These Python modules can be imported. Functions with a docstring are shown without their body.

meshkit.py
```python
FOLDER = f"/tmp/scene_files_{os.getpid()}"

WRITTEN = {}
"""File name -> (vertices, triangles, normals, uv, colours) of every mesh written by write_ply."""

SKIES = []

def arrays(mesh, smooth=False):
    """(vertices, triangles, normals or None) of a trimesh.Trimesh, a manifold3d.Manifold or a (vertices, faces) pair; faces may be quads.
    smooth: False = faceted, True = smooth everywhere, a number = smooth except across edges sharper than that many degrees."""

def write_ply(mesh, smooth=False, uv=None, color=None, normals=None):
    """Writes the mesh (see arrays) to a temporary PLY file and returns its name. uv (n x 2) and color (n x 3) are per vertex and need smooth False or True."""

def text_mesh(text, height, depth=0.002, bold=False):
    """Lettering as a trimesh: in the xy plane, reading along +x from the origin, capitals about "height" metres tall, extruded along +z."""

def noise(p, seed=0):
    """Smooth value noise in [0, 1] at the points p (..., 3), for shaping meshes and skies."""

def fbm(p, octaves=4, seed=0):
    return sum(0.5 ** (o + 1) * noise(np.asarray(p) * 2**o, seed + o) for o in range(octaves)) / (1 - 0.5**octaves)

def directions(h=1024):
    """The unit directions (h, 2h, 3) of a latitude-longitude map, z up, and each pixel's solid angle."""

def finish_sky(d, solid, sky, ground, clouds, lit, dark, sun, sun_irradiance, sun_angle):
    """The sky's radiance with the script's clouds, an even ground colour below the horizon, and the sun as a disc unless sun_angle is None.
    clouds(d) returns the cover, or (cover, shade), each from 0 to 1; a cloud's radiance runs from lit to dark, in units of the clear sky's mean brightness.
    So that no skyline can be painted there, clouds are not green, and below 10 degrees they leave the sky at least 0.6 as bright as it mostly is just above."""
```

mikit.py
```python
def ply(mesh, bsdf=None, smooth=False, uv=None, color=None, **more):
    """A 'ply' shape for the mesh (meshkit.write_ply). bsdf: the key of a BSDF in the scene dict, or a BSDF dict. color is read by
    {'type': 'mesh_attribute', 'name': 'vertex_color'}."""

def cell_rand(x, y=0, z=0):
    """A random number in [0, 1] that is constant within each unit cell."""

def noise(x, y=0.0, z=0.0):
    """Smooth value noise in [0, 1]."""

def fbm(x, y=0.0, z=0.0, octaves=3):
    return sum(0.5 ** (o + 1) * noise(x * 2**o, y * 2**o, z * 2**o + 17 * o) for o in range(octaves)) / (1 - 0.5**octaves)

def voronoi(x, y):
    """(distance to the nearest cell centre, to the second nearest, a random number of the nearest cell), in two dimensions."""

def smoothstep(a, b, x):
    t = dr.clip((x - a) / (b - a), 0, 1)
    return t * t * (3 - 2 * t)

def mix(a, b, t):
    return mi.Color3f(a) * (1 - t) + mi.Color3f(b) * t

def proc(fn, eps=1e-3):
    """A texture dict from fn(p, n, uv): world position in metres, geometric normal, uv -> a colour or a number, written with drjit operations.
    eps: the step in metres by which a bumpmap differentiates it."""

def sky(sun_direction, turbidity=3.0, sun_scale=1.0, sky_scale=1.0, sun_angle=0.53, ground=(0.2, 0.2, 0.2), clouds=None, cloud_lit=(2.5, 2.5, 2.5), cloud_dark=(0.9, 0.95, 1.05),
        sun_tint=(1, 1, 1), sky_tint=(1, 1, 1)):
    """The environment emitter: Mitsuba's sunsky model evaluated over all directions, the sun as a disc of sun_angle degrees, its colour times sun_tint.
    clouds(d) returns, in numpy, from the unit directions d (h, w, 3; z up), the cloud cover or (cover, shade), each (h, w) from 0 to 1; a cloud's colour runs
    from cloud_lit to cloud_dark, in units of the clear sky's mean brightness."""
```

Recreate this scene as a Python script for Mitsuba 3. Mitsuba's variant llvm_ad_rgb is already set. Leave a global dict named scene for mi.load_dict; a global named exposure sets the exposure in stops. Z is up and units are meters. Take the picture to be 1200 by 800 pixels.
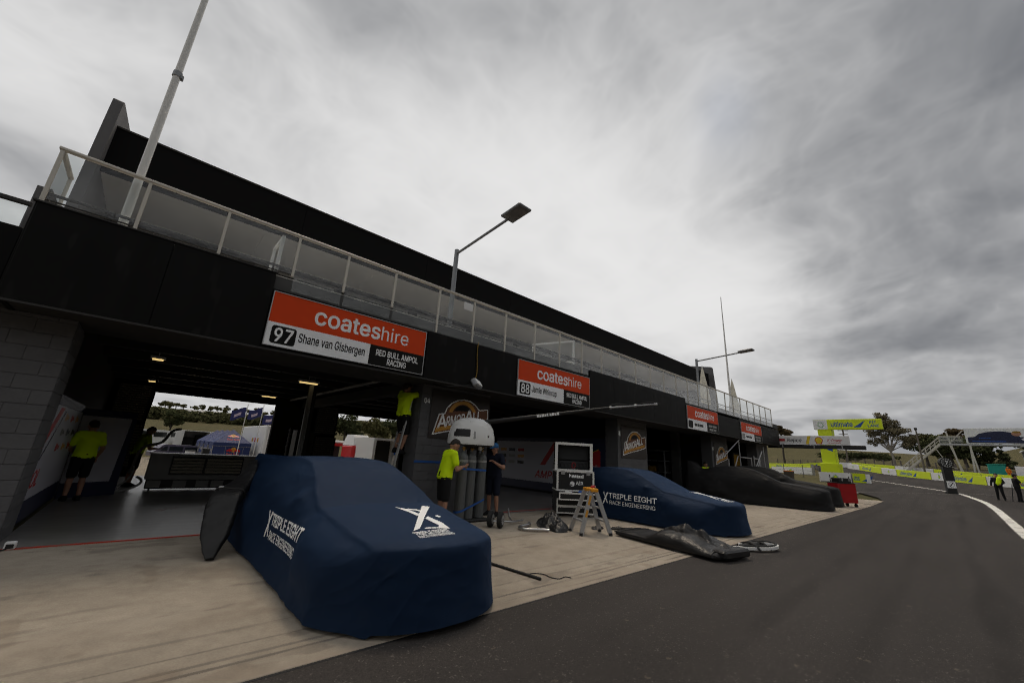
import math, random
import numpy as np, trimesh, manifold3d, shapely
import shapely.geometry as sg
import drjit as dr
import mitsuba as mi
import mikit, meshkit
from mikit import noise, fbm, voronoi, smoothstep, mix, cell_rand, proc
T = mi.ScalarTransform4f
MF = manifold3d.Manifold
rng = np.random.default_rng(7)
random.seed(7)
scene, labels = {}, {}

# ---------------------------------------------------------------- camera, sky, exposure
exposure = 1.32
YAW, PITCH, ROLL = math.radians(48.2), math.radians(16.0), math.radians(3.3)
CAM = np.array([0.0, 0.0, 1.5])
fw = np.array([math.cos(YAW) * math.cos(PITCH), math.sin(YAW) * math.cos(PITCH), math.sin(PITCH)])
rt = np.cross(fw, [0, 0, 1]); rt /= np.linalg.norm(rt)
up = np.cross(rt, fw)
up = -math.sin(ROLL) * rt + math.cos(ROLL) * up
scene['camera'] = {'type': 'perspective', 'fov': math.degrees(2 * math.atan(600 / 461.0)), 'fov_axis': 'x', 'near_clip': 0.05, 'far_clip': 4000.0,
                   'to_world': T().look_at(origin=CAM.tolist(), target=(CAM + fw).tolist(), up=up.tolist())}


def cloud_fn(d):
    # an overcast deck: cover everywhere but a thin gap, thickness (shade) from noise on the cloud layer
    az, el = np.degrees(np.arctan2(d[..., 1], d[..., 0])), np.degrees(np.arcsin(np.clip(d[..., 2], -1, 1)))
    k = 1.0 / (np.maximum(d[..., 2], 0.0) + 0.24)
    p = np.stack([d[..., 0] * k, d[..., 1] * k, 0.35 * d[..., 2]], -1)
    w = np.stack([meshkit.fbm(p * 1.6 + 5.2, 4, 3), meshkit.fbm(p * 1.6 + 9.7, 4, 8), meshkit.fbm(p * 1.6 + 2.1, 4, 5)], -1) - 0.5
    q = p + 0.55 * w
    big = meshkit.fbm(q * 1.1 + 1.3, 3, 11)

    def billow(x, o, seed):
        return sum(0.55 ** j * np.abs(2 * meshkit.noise(x * 2.1 ** j, seed + j) - 1) for j in range(o)) / sum(0.55 ** j for j in range(o))
    mid = 0.5 * billow(q * 2.3 + 3.3, 5, 21) + 0.5 * (0.96 * meshkit.fbm(q * 3.1 + 6.1, 5, 61) - 0.02)
    fine = billow(q * 6.5 + 7.7, 5, 41)
    s = 0.50 + 1.10 * (big - 0.5) + 1.30 * (mid - 0.46) + 0.30 * (fine - 0.46)

    def lump(a, e, ra, re, amp):
        return amp * np.exp(-(((az - a + 180) % 360 - 180) / ra) ** 2 - ((el - e) / re) ** 2)
    s = s + lump(44, 38, 15, 10, -0.50) + lump(64, 40, 18, 10, -0.34) + lump(20, 20, 10, 8, -0.36) + lump(36, 23, 10, 8, -0.30) + lump(92, 30, 22, 20, -0.14)
    s = s + lump(3, 23, 10, 8, 0.42) + lump(-4, 13, 14, 8, 0.42) + lump(-9, 38, 18, 14, 0.52) + lump(22, 54, 28, 9, 0.34) + lump(80, 54, 30, 9, 0.16) + lump(98, 42, 20, 10, 0.14) + lump(5, 4, 16, 4, 0.22)
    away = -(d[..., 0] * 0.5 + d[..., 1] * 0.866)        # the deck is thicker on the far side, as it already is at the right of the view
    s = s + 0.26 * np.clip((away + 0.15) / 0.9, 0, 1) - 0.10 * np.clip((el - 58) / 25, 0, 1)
    cover = 1.0 - np.clip(lump(16, 43, 4.0, 4.5, 0.36) * (0.1 + 1.8 * mid), 0, 0.5)
    return cover, 0.5 + 0.5 * np.tanh(1.9 * (s - 0.5))


SUN = (0.215, 0.307, 0.927)
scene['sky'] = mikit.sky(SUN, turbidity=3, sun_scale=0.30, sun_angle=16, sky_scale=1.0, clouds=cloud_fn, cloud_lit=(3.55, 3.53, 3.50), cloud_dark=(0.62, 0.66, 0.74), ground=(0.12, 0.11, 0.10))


# ---------------------------------------------------------------- helpers
def lin(*c):
    c = np.array(c, float) / 255.0
    return np.where(c <= 0.04045, c / 12.92, ((c + 0.055) / 1.055) ** 2.4).tolist()


def rgb(c):
    return {'type': 'rgb', 'value': [float(x) for x in c]}


def M(name, c, rough=0.6, metallic=0.0, spec=0.4, tw=False, **more):
    b = {'type': 'principled', 'base_color': rgb(c) if not isinstance(c, dict) else c, 'roughness': rough, 'metallic': metallic, 'specular': spec, **more}
    scene['mat_' + name] = {'type': 'twosided', 'bsdf': b} if tw else b
    return name


def bump(name, c, fn, scale=1.0, rough=0.6, spec=0.4, eps=2e-3, **more):
    b = {'type': 'principled', 'base_color': rgb(c) if not isinstance(c, dict) else c, 'roughness': rough, 'specular': spec, **more}
    scene['mat_' + name] = {'type': 'bumpmap', 'arbitrary': proc(fn, eps), 'scale': scale, 'bsdf': b}
    return name


def free(key):
    if key not in scene and key not in labels:
        return key
    n = 1
    while f'{key}_{n:03d}' in scene or f'{key}_{n:03d}' in labels:
        n += 1
    return f'{key}_{n:03d}'


def add(name, mesh, mat, parent=None, smooth=False, label=None, cat=None, group=None, kind=None, uv=None, color=None):
    key = free((parent + '__' if parent else '') + name)
    if isinstance(mesh, list):
        mesh = cat_(mesh)
    scene[key] = mikit.ply(mesh, 'mat_' + mat, smooth=smooth, uv=uv, color=color)
    tag(key, label, cat, group, kind)
    return key


def tag(key, label=None, cat=None, group=None, kind=None):
    d = {k: v for k, v in (('label', label), ('category', cat), ('group', group), ('kind', kind)) if v}
    if d:
        labels[key] = d
    return key


def thing(name, label, cat, group=None):
    key = free(name)
    return tag(key, label, cat, group)


def struct(name, mesh, mat, label, parent=None, smooth=False):
    return add(name, mesh, mat, parent, smooth, label=label, kind='structure' if parent is None else None)


def tm(m):
    if isinstance(m, MF):
        q = m.to_mesh()
        return trimesh.Trimesh(q.vert_properties[:, :3], q.tri_verts, process=False)
    return m


def cat_(ms):
    return trimesh.util.concatenate([tm(m) for m in ms])


def box(x0, x1, y0, y1, z0, z1):
    x0, x1 = sorted((x0, x1)); y0, y1 = sorted((y0, y1)); z0, z1 = sorted((z0, z1))
    m = trimesh.creation.box((x1 - x0, y1 - y0, z1 - z0))
    m.apply_translation(((x0 + x1) / 2, (y0 + y1) / 2, (z0 + z1) / 2))
    return m


def cbox(x0, x1, y0, y1, z0, z1, c=0.01):
    x0, x1 = sorted((x0, x1)); y0, y1 = sorted((y0, y1)); z0, z1 = sorted((z0, z1))
    c = min(c, (x1 - x0) * .4, (y1 - y0) * .4, (z1 - z0) * .4)
    P = []
    for x, sx in ((x0, 1), (x1, -1)):
        for y, sy in ((y0, 1), (y1, -1)):
            for z, sz in ((z0, 1), (z1, -1)):
                P += [(x + sx * c, y + sy * c, z), (x + sx * c, y, z + sz * c), (x, y + sy * c, z + sz * c)]
    return tm(MF.hull_points(np.array(P, np.float32)))


def obox(c, half, yaw=0.0, bev=0.01):
    m = cbox(-half[0], half[0], -half[1], half[1], -half[2], half[2], bev)
    return mv(m, c, yaw)


def mv(m, t=(0, 0, 0), yaw=0.0, pitch=0.0, roll=0.0):
    m = tm(m).copy()
    R = trimesh.transformations.euler_matrix(pitch, roll, math.radians(yaw), 'rxyz') if (pitch or roll) else trimesh.transformations.rotation_matrix(math.radians(yaw), (0, 0, 1))
    R = R.copy(); R[:3, 3] = t
    m.apply_transform(R)
    return m


def frame(O, U, V):
    U = np.asarray(U, float); V = np.asarray(V, float); N = np.cross(U, V)
    A = np.eye(4); A[:3, 0], A[:3, 1], A[:3, 2], A[:3, 3] = U, V, N, O
    return A


def onto(m, O, U, V):
    m = tm(m).copy(); m.apply_transform(frame(O, U, V))
    return m


def tube(pts, r, n=8, cap=True):
    pts = np.asarray(pts, float)
    r = np.broadcast_to(np.asarray(r, float), (len(pts),))
    t = np.gradient(pts, axis=0); t /= np.linalg.norm(t, axis=1, keepdims=True) + 1e-12
    ref = np.array([0, 0, 1.0]) if abs(t[0][2]) < 0.9 else np.array([1.0, 0, 0])
    a = np.cross(t[0], ref); a /= np.linalg.norm(a)
    V = []
    for i in range(len(pts)):
        a = a - t[i] * (a @ t[i]); a /= np.linalg.norm(a)
        b = np.cross(t[i], a)
        ang = np.arange(n) * 2 * np.pi / n
        V.append(pts[i] + r[i] * (np.cos(ang)[:, None] * a + np.sin(ang)[:, None] * b))
    V = np.concatenate(V); F = []
    for i in range(len(pts) - 1):
        for j in range(n):
            p, q = i * n + j, i * n + (j + 1) % n
            F += [(p, q, q + n), (p, q + n, p + n)]
    if cap:
        V = np.vstack([V, pts[0], pts[-1]]); e = len(V) - 2; l = (len(pts) - 1) * n
        for j in range(n):
            F += [(e, (j + 1) % n, j), (e + 1, l + j, l + (j + 1) % n)]
    return trimesh.Trimesh(V, F, process=False)


def beam(p, q, w, h=None, upv=(0, 0, 1)):
    """a rectangular bar from p to q"""
    h = w if h is None else h
    p, q = np.asarray(p, float), np.asarray(q, float)
    d = q - p; L = np.linalg.norm(d); d /= L
    u = np.asarray(upv, float)
    if abs(d @ u) > 0.98:
        u = np.array([1.0, 0, 0])
    s = np.cross(d, u); s /= np.linalg.norm(s); u = np.cross(s, d)
    m = trimesh.creation.box((L, w, h))
    A = np.eye(4); A[:3, 0], A[:3, 1], A[:3, 2], A[:3, 3] = d, s, u, (p + q) / 2
    m.apply_transform(A)
    return m


def curve(pts, n=8):
    from scipy.interpolate import CubicSpline
    pts = np.asarray(pts, float); s = np.r_[0, np.cumsum(np.linalg.norm(np.diff(pts, axis=0), axis=1))]
    return CubicSpline(s, pts)(np.linspace(0, s[-1], (len(pts) - 1) * n + 1))


def poly(pts, h=0.004, holes=()):
    return trimesh.creation.extrude_polygon(sg.Polygon(pts, holes).buffer(0), h, engine='earcut')


def shape(g, h=0.004):
    g = g if g.is_valid else g.buffer(0)
    return cat_([trimesh.creation.extrude_polygon(q, h, engine="earcut") for q in getattr(g, "geoms", [g]) if q.area > 1e-7])


def rrect(x0, x1, y0, y1, r):
    return sg.box(x0 + r, y0 + r, x1 - r, y1 - r).buffer(r, quad_segs=5)


def text2(s, x0, x1, y0, h, bold=True, depth=0.003, align='fit', slant=0.0):
    """flat lettering in local xy, capitals h tall; 'fit' squeezes it between x0 and x1"""
    m = meshkit.text_mesh(s, h, depth, bold)
    a, b = m.bounds[0][0], m.bounds[1][0]
    k = (x1 - x0) / (b - a)
    if align != 'fit':
        k = min(k, 1.0)
    m.vertices[:, 0] = (m.vertices[:, 0] - a) * k
    w = (b - a) * k
    m.vertices[:, 0] += x0 if align != 'c' else (x0 + x1 - w) / 2
    m.vertices[:, 0] += slant * m.vertices[:, 1]
    m.vertices[:, 1] += y0
    return m


XB = [-400, -120, -60, -30, -20, -10, -5, 0, 5, 10, 15, 20, 26, 28, 30, 32, 34, 37, 40, 45, 50, 55, 60, 65, 70, 75, 80, 85, 90, 95, 100, 110, 120, 140, 170, 220, 300, 420, 600, 900, 1500]


def tx_raw(x):
    return np.where(x < 26, 0, np.where(x < 34, 0.024 * (x - 26) ** 2 / 16, np.where(x < 92, 0.024 * (x - 30), 1.488 + 0.050 * (x - 92) - 0.00004 * (np.minimum(x, 600) - 92) ** 2)))


TXB = tx_raw(np.array(XB, float))


def tx(x):
    return np.interp(x, XB, TXB)


YB = [-1500, -500, -150, -60, -32, -15, -8, -4, 0, 3.35, 8.4, 14, 20.2, 22, 26, 40, 60, 80, 110, 160, 220, 300, 340, 400, 460, 600, 900, 1500]
TYB = [95, 80, 34, 6, 0, 0, 0, 0, 0, 0, 0, 0, 0, -0.25, -1.0, -1.0, -0.9, -0.5, 1.0, 3.2, 6.0, 9.3, 13.0, 19.5, 24.0, 24.0, 22, 20]  # the rise across the track is added, unseen, to block low sky


def gz(x, y):
    return tx(x) + np.interp(y, YB, TYB)


def sheet(xs, lo, hi, dz):
    """ground strip between y = lo(x) and y = hi(x), draped on the terrain at its own break lines"""
    xs = sorted(set([x for x in XB if xs[0] < x < xs[-1]] + list(xs)))
    V, F = [], []
    for x in xs:
        for y in (lo(x), hi(x)):
            V.append((x, y, tx(x) + dz))
    for i in range(len(xs) - 1):
        a = 2 * i
        F += [(a, a + 2, a + 3), (a, a + 3, a + 1)]
    return trimesh.Trimesh(V, F, process=False)


def ribbon(pts, w, dz):
    c = curve(pts, 14)
    t = np.gradient(c, axis=0); t /= np.linalg.norm(t, axis=1, keepdims=True)
    n = np.stack([-t[:, 1], t[:, 0]], 1)
    w = np.interp(np.linspace(0, 1, len(c)), np.linspace(0, 1, len(w)), w)[:, None] if np.ndim(w) else w
    a, b = c - n * w / 2, c + n * w / 2
    V = np.empty((2 * len(c), 3)); V[0::2, :2], V[1::2, :2] = a, b
    V[:, 2] = gz(V[:, 0], V[:, 1]) + dz
    F = []
    for i in range(len(c) - 1):
        k = 2 * i
        F += [(k, k + 2, k + 3), (k, k + 3, k + 1)]
    return trimesh.Trimesh(V, F, process=False)

# ---------------------------------------------------------------- materials
def asphalt_fn(p, n, uv):
    x, y = p.x, p.y
    big = fbm(x * 0.35, y * 0.5, 3.0, 3)
    streak = fbm(x * 0.25 + y * 0.05, y * 2.2, 7.0, 3)
    agg = noise(x * 160, y * 160, 1.0)
    agg2 = noise(x * 70, y * 70, 5.0)
    c = mix((0.028, 0.0246, 0.0228), (0.041, 0.0362, 0.0338), big)
    c = c * (0.80 + 0.40 * streak)
    c = c * (0.68 + 0.64 * agg)
    c = mix(c, (0.17, 0.155, 0.14), smoothstep(0.84, 0.98, agg2) * 0.55)
    rub = smoothstep(0.57, 0.72, fbm(x * 0.12 - y * 0.02, y * 1.3 + 4.0, 13.0, 3))
    c = c * (1 - 0.22 * rub)
    e = y + 0.25 * (fbm(x * 0.10, 2.0, 5.0, 2) - 0.5) - 0.015 * x
    tr = smoothstep(0.16, 0.05, dr.abs(e - 1.55)) + smoothstep(0.16, 0.05, dr.abs(e + 0.10)) + 0.7 * smoothstep(0.14, 0.05, dr.abs(e - 2.35)) + 0.7 * smoothstep(0.14, 0.05, dr.abs(e - 0.75))
    c = c * (1 - 0.22 * dr.clip(tr, 0, 1) * smoothstep(0.30, 0.62, fbm(x * 0.7, y * 4.0, 17.0, 4)))
    spk = smoothstep(0.985, 1.0, cell_rand(dr.floor(x * 22), dr.floor(y * 22), 3)) * smoothstep(0.5, 0.7, noise(x * 44, y * 44, 9))
    return mix(c, (0.30, 0.24, 0.16), spk * 0.25)


def asphalt_h(p, n, uv):
    return 0.6 * noise(p.x * 130, p.y * 130, 2.0) + 0.4 * noise(p.x * 60, p.y * 60, 4.0)


bump('asphalt', proc(asphalt_fn), asphalt_h, 0.0035, rough=0.85, spec=0.25)


def concrete_fn(p, n, uv):
    x, y = p.x, p.y
    big = fbm(x * 0.55, y * 0.8, 1.0, 4)
    c = mix((0.240, 0.206, 0.164), (0.325, 0.284, 0.230), big)
    c = c * (0.86 + 0.28 * fbm(x * 9, y * 9, 2.0, 3)) * (0.92 + 0.16 * noise(x * 120, y * 120, 3))
    # broom / wash streaks along the lane
    st = fbm(x * 0.5, y * 7.0, 8.0, 4)
    c = c * (0.95 + 0.10 * st)
    # tyre marks running along the edge and across the apron
    e = y + 0.05 * (fbm(x * 0.6, 3.0, 1.0, 2) - 0.5)
    band = lambda a, w: smoothstep(w, w * 0.35, dr.abs(e - a))
    brk = smoothstep(0.34, 0.60, fbm(x * 0.8, y * 9.0, 21.0, 4))
    t = band(3.46, 0.035) * 0.9 + band(3.62, 0.03) * 0.8 + band(3.72, 0.03) * 0.6 + band(4.22, 0.035) * 0.35
    t = t * brk
    e2 = y - 0.06 * x + 0.35 * (fbm(x * 0.25, 9.0, 4.0, 2) - 0.5)
    t2 = smoothstep(0.08, 0.02, dr.abs(e2 - 4.75)) + smoothstep(0.06, 0.02, dr.abs(e2 - 5.6)) + smoothstep(0.06, 0.015, dr.abs(e2 - 5.15))
    t = dr.maximum(t, t2 * 0.5 * smoothstep(0.45, 0.7, fbm(x * 0.9, y * 2.0, 33.0, 3)))
    smear = smoothstep(0.70, 0.80, fbm(x * 1.5 + 3, y * 5.0, 41.0, 3))
    t = dr.maximum(t, smear * 0.42)
    blotch = smoothstep(0.56, 0.70, fbm(x * 1.1 + 7, y * 1.7, 61.0, 5))
    c = mix(c, (0.20, 0.155, 0.115), blotch * 0.22)
    pale = smoothstep(0.58, 0.72, fbm(x * 1.3 + 17, y * 2.1, 71.0, 5))
    c = mix(c, (0.37, 0.325, 0.265), pale * 0.25)
    c = mix(c, (0.055, 0.046, 0.04), dr.clip(t, 0, 0.85) * 0.72)
    oil = smoothstep(0.70, 0.80, fbm(x * 2.3 + 11, y * 2.3, 51.0, 3))
    c = mix(c, (0.16, 0.12, 0.085), oil * 0.35)
    # sandy edge next to the asphalt
    ed = smoothstep(3.50, 3.36, y + 0.03 * noise(x * 14, y * 14, 1))
    return mix(c, (0.26, 0.215, 0.17), ed * 0.7 * (0.4 + 0.6 * noise(x * 25, y * 25, 6)))


def concrete_h(p, n, uv):
    return 0.7 * noise(p.x * 90, p.y * 90, 2.0) + 0.6 * noise(p.x * 17, p.y * 17, 4.0)


bump('concrete', proc(concrete_fn), concrete_h, 0.0015, rough=0.85, spec=0.25)


def gfloor_fn(p, n, uv):
    c = mix((0.15, 0.147, 0.143), (0.20, 0.195, 0.19), fbm(p.x * 0.7, p.y * 0.7, 1.0, 4))
    c = c * (0.9 + 0.2 * fbm(p.x * 2.0, p.y * 14.0, 4.0, 3))
    c = c * (0.94 + 0.12 * noise(p.x * 70, p.y * 70, 4.0))
    rust = smoothstep(0.60, 0.72, fbm(p.x * 2.5, p.y * 2.5, 9.0, 4)) * smoothstep(0.85, 0.35, dr.sqrt(dr.square((p.x - 0.75) / 1.25) + dr.square((p.y - 11.3) / 0.45)))
    return mix(c, (0.10, 0.04, 0.025), rust * 0.9)


M('garage_floor', proc(gfloor_fn), 0.32, spec=0.5)


def block_fn(p, n, uv):
    v = fbm(p.x * 3, p.z * 3, p.y * 3, 3)
    c = mix((0.085, 0.085, 0.089), (0.115, 0.115, 0.120), v)
    sc = smoothstep(0.62, 0.75, fbm(p.x * 1.6, p.z * 5.0, 7.0 + p.y, 4))
    c = mix(c, (0.17, 0.165, 0.16), sc * 0.35)
    return c * (0.93 + 0.14 * noise(p.x * 60, p.z * 60, p.y * 60))


bump('block', proc(block_fn), lambda p, n, uv: fbm(p.x * 45, p.z * 45, p.y * 45, 3), 0.004, rough=0.75)
M('mortar', (0.092, 0.091, 0.095), 0.9)


def clad_fn(p, n, uv):
    v = fbm(p.x * 0.9, p.z * 2.5, p.y, 3)
    r = noise(p.x * 5.5, 1.0, 2.0)
    c = mix((0.0052, 0.0050, 0.0048), (0.0080, 0.0077, 0.0074), v) * (0.85 + 0.3 * r)
    dust = smoothstep(0.66, 0.82, fbm(p.x * 7, p.z * 2.0, 4.0, 3))
    return mix(c, (0.020, 0.019, 0.018), dust * 0.4)


M('cladding', proc(clad_fn), 0.5, spec=0.09)
M('parapet', (0.0075, 0.0072, 0.0073), 0.65, spec=0.06)


def slab_fn(p, n, uv):
    v = fbm(p.x * 1.2, p.z * 6, p.y * 1.2, 4)
    return mix((0.060, 0.060, 0.060), (0.105, 0.104, 0.10), v)


M('slab', proc(slab_fn), 0.85, spec=0.15)
M('balcony_floor', (0.55, 0.53, 0.49), 0.85)
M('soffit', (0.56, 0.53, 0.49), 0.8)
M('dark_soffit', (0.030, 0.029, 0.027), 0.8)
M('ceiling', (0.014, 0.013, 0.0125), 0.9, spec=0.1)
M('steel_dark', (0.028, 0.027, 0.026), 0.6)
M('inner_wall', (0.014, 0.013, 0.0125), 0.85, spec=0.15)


def fin_fn(p, n, uv):
    v = fbm(p.x * 2, p.y * 2, p.z * 0.8, 4)
    s = fbm(p.x * 6, p.y * 6, p.z * 0.5, 3)
    return mix((0.085, 0.083, 0.085), (0.14, 0.137, 0.138), 0.5 * v + 0.5 * s)


M('fin', proc(fin_fn), 0.8)
M('alu', (0.52, 0.49, 0.43), 0.42, metallic=0.25)
M('alu_grey', (0.42, 0.42, 0.42), 0.38, metallic=0.5)
M('steel', (0.55, 0.55, 0.55), 0.3, metallic=0.9)
M('galv', (0.25, 0.26, 0.27), 0.5, metallic=0.4)
M('white_pole', (0.66, 0.65, 0.62), 0.45)
M('white', (0.70, 0.70, 0.69), 0.5)
M('white_gloss', (0.72, 0.72, 0.70), 0.22, spec=0.5, clearcoat=0.4)
M('cream', (0.70, 0.66, 0.55), 0.8)
M('black', (0.013, 0.013, 0.013), 0.55)
M('black_gloss', (0.012, 0.012, 0.012), 0.25)
M('rubber', (0.018, 0.018, 0.018), 0.75)
M('sign_red', (0.66, 0.058, 0.008), 0.5, spec=0.15)
M('sign_white', (0.86, 0.87, 0.88), 0.5, spec=0.2)
M('sign_black', (0.008, 0.008, 0.007), 0.5, spec=0.12)
M('text_white', (0.84, 0.84, 0.83), 0.5)
M('text_black', (0.010, 0.010, 0.010), 0.5)
M('grey_text', (0.30, 0.30, 0.29), 0.6)
M('red_paint', (0.52, 0.030, 0.012), 0.6)
M('banner_red', (0.40, 0.012, 0.016), 0.5)
M('banner_navy', (0.008, 0.012, 0.045), 0.5)
M('banner_white', (0.42, 0.42, 0.47), 0.5)
M('logo_brown', (0.13, 0.045, 0.014), 0.5)
M('logo_gold', (0.50, 0.24, 0.03), 0.5)
M('logo_yellow', (0.70, 0.52, 0.03), 0.5)
M('board_brown', (0.034, 0.027, 0.025), 0.5)
M('lime', (0.60, 0.72, 0.010), 0.5)
M('lime_print', (0.60, 0.72, 0.010), 0.5)
M('print_blue', (0.012, 0.07, 0.33), 0.5)
M('print_green', (0.02, 0.25, 0.04), 0.5)
M('orange', (0.62, 0.16, 0.012), 0.5)
M('blue_strap', (0.015, 0.085, 0.32), 0.6, tw=True)
M('teal', (0.01, 0.27, 0.21), 0.5)
M('cart_red', (0.36, 0.006, 0.010), 0.3, clearcoat=0.5)
M('red_gloss', (0.50, 0.012, 0.016), 0.3)
M('ochre', (0.26, 0.15, 0.015), 0.6)
M('gas_grey', (0.10, 0.105, 0.105), 0.42, spec=0.5)
M('case_trim', (0.78, 0.77, 0.73), 0.4, metallic=0.1)
M('foam', (0.035, 0.037, 0.038), 0.9)
M('skin', (0.36, 0.185, 0.12), 0.55)
M('hair', (0.02, 0.014, 0.010), 0.7)
M('eye', (0.01, 0.008, 0.007), 0.3)
M('hivis', (0.62, 0.86, 0.006), 0.7, spec=0.2)
M('navy_cloth', (0.010, 0.013, 0.026), 0.8, spec=0.2)
M('black_cloth', (0.012, 0.012, 0.013), 0.85, spec=0.2)
M('orange_cloth', (0.70, 0.17, 0.015), 0.8, spec=0.2)
M('pink_cloth', (0.5, 0.12, 0.12), 0.8, spec=0.2)
M('blue_cap', (0.02, 0.12, 0.30), 0.7)
M('wood_pole', (0.14, 0.12, 0.10), 0.85)
M('concrete_wall', (0.34, 0.33, 0.31), 0.85)
M('yellow_ladder', (0.70, 0.30, 0.02), 0.5)
M('brass', (0.45, 0.26, 0.06), 0.35, metallic=0.8)
M('truck_white', (0.62, 0.62, 0.61), 0.4)
M('glass_dark', (0.015, 0.018, 0.02), 0.08, spec=0.6)
M('car_grey', (0.10, 0.09, 0.13), 0.3)
M('stand_grey', (0.32, 0.32, 0.31), 0.7)
M('stand_red', (0.30, 0.06, 0.035), 0.7)
M('canopy_navy', (0.016, 0.030, 0.115), 0.6)
M('flag_navy', (0.03, 0.035, 0.13), 0.8, tw=True)
M('flag_white', (0.55, 0.45, 0.55), 0.8, tw=True)
M('line_white', (0.66, 0.64, 0.58), 0.7)
M('line_faint', (0.13, 0.122, 0.112), 0.8)
scene['mat_glass'] = {'type': 'thindielectric', 'int_ior': 1.5, 'specular_transmittance': rgb((0.80, 0.83, 0.82)), 'specular_reflectance': rgb((0.85, 0.85, 0.85))}
scene['mat_lens'] = {'type': 'thindielectric', 'int_ior': 1.45}


def lane_fn(p, n, uv):
    w = smoothstep(0.30, 0.55, fbm(p.x * 4, p.y * 4, 1.0, 4) + 0.12)
    return mix((0.10, 0.09, 0.08), (0.62, 0.60, 0.55), w)


M('lane_paint', proc(lane_fn), 0.7)


def redline_fn(p, n, uv):
    w = smoothstep(0.22, 0.40, fbm(p.x * 5, p.y * 22, 1.0, 4))
    return mix((0.20, 0.12, 0.09), (0.50, 0.040, 0.018), w)


M('red_line', proc(redline_fn), 0.65)


def cover_h(p, n, uv):
    sag = fbm(p.x * 1.6 + p.z, p.y * 1.6, p.z * 3.0, 3)
    fine = noise(p.x * 420, p.y * 420, p.z * 420)
    pull = fbm(p.x * 4 + p.z * 2, p.y * 4 - p.z * 3, p.z * 7, 3)
    rid = 1 - dr.abs(2 * noise(p.y * 4.2 + p.z * 2.6, p.z * 1.3 - p.y * 0.5, p.x * 4.2 - p.z * 1.5) - 1)
    rid2 = 1 - dr.abs(2 * noise(p.x * 3.0 + p.y * 1.1 + 7, p.y * 3.4 + p.z * 2, p.z * 3.1) - 1)
    return sag * 1.0 + pull * 0.20 + fine * 0.006 + 0.15 * dr.power(rid, 7) + 0.12 * dr.power(rid2, 9)


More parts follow.
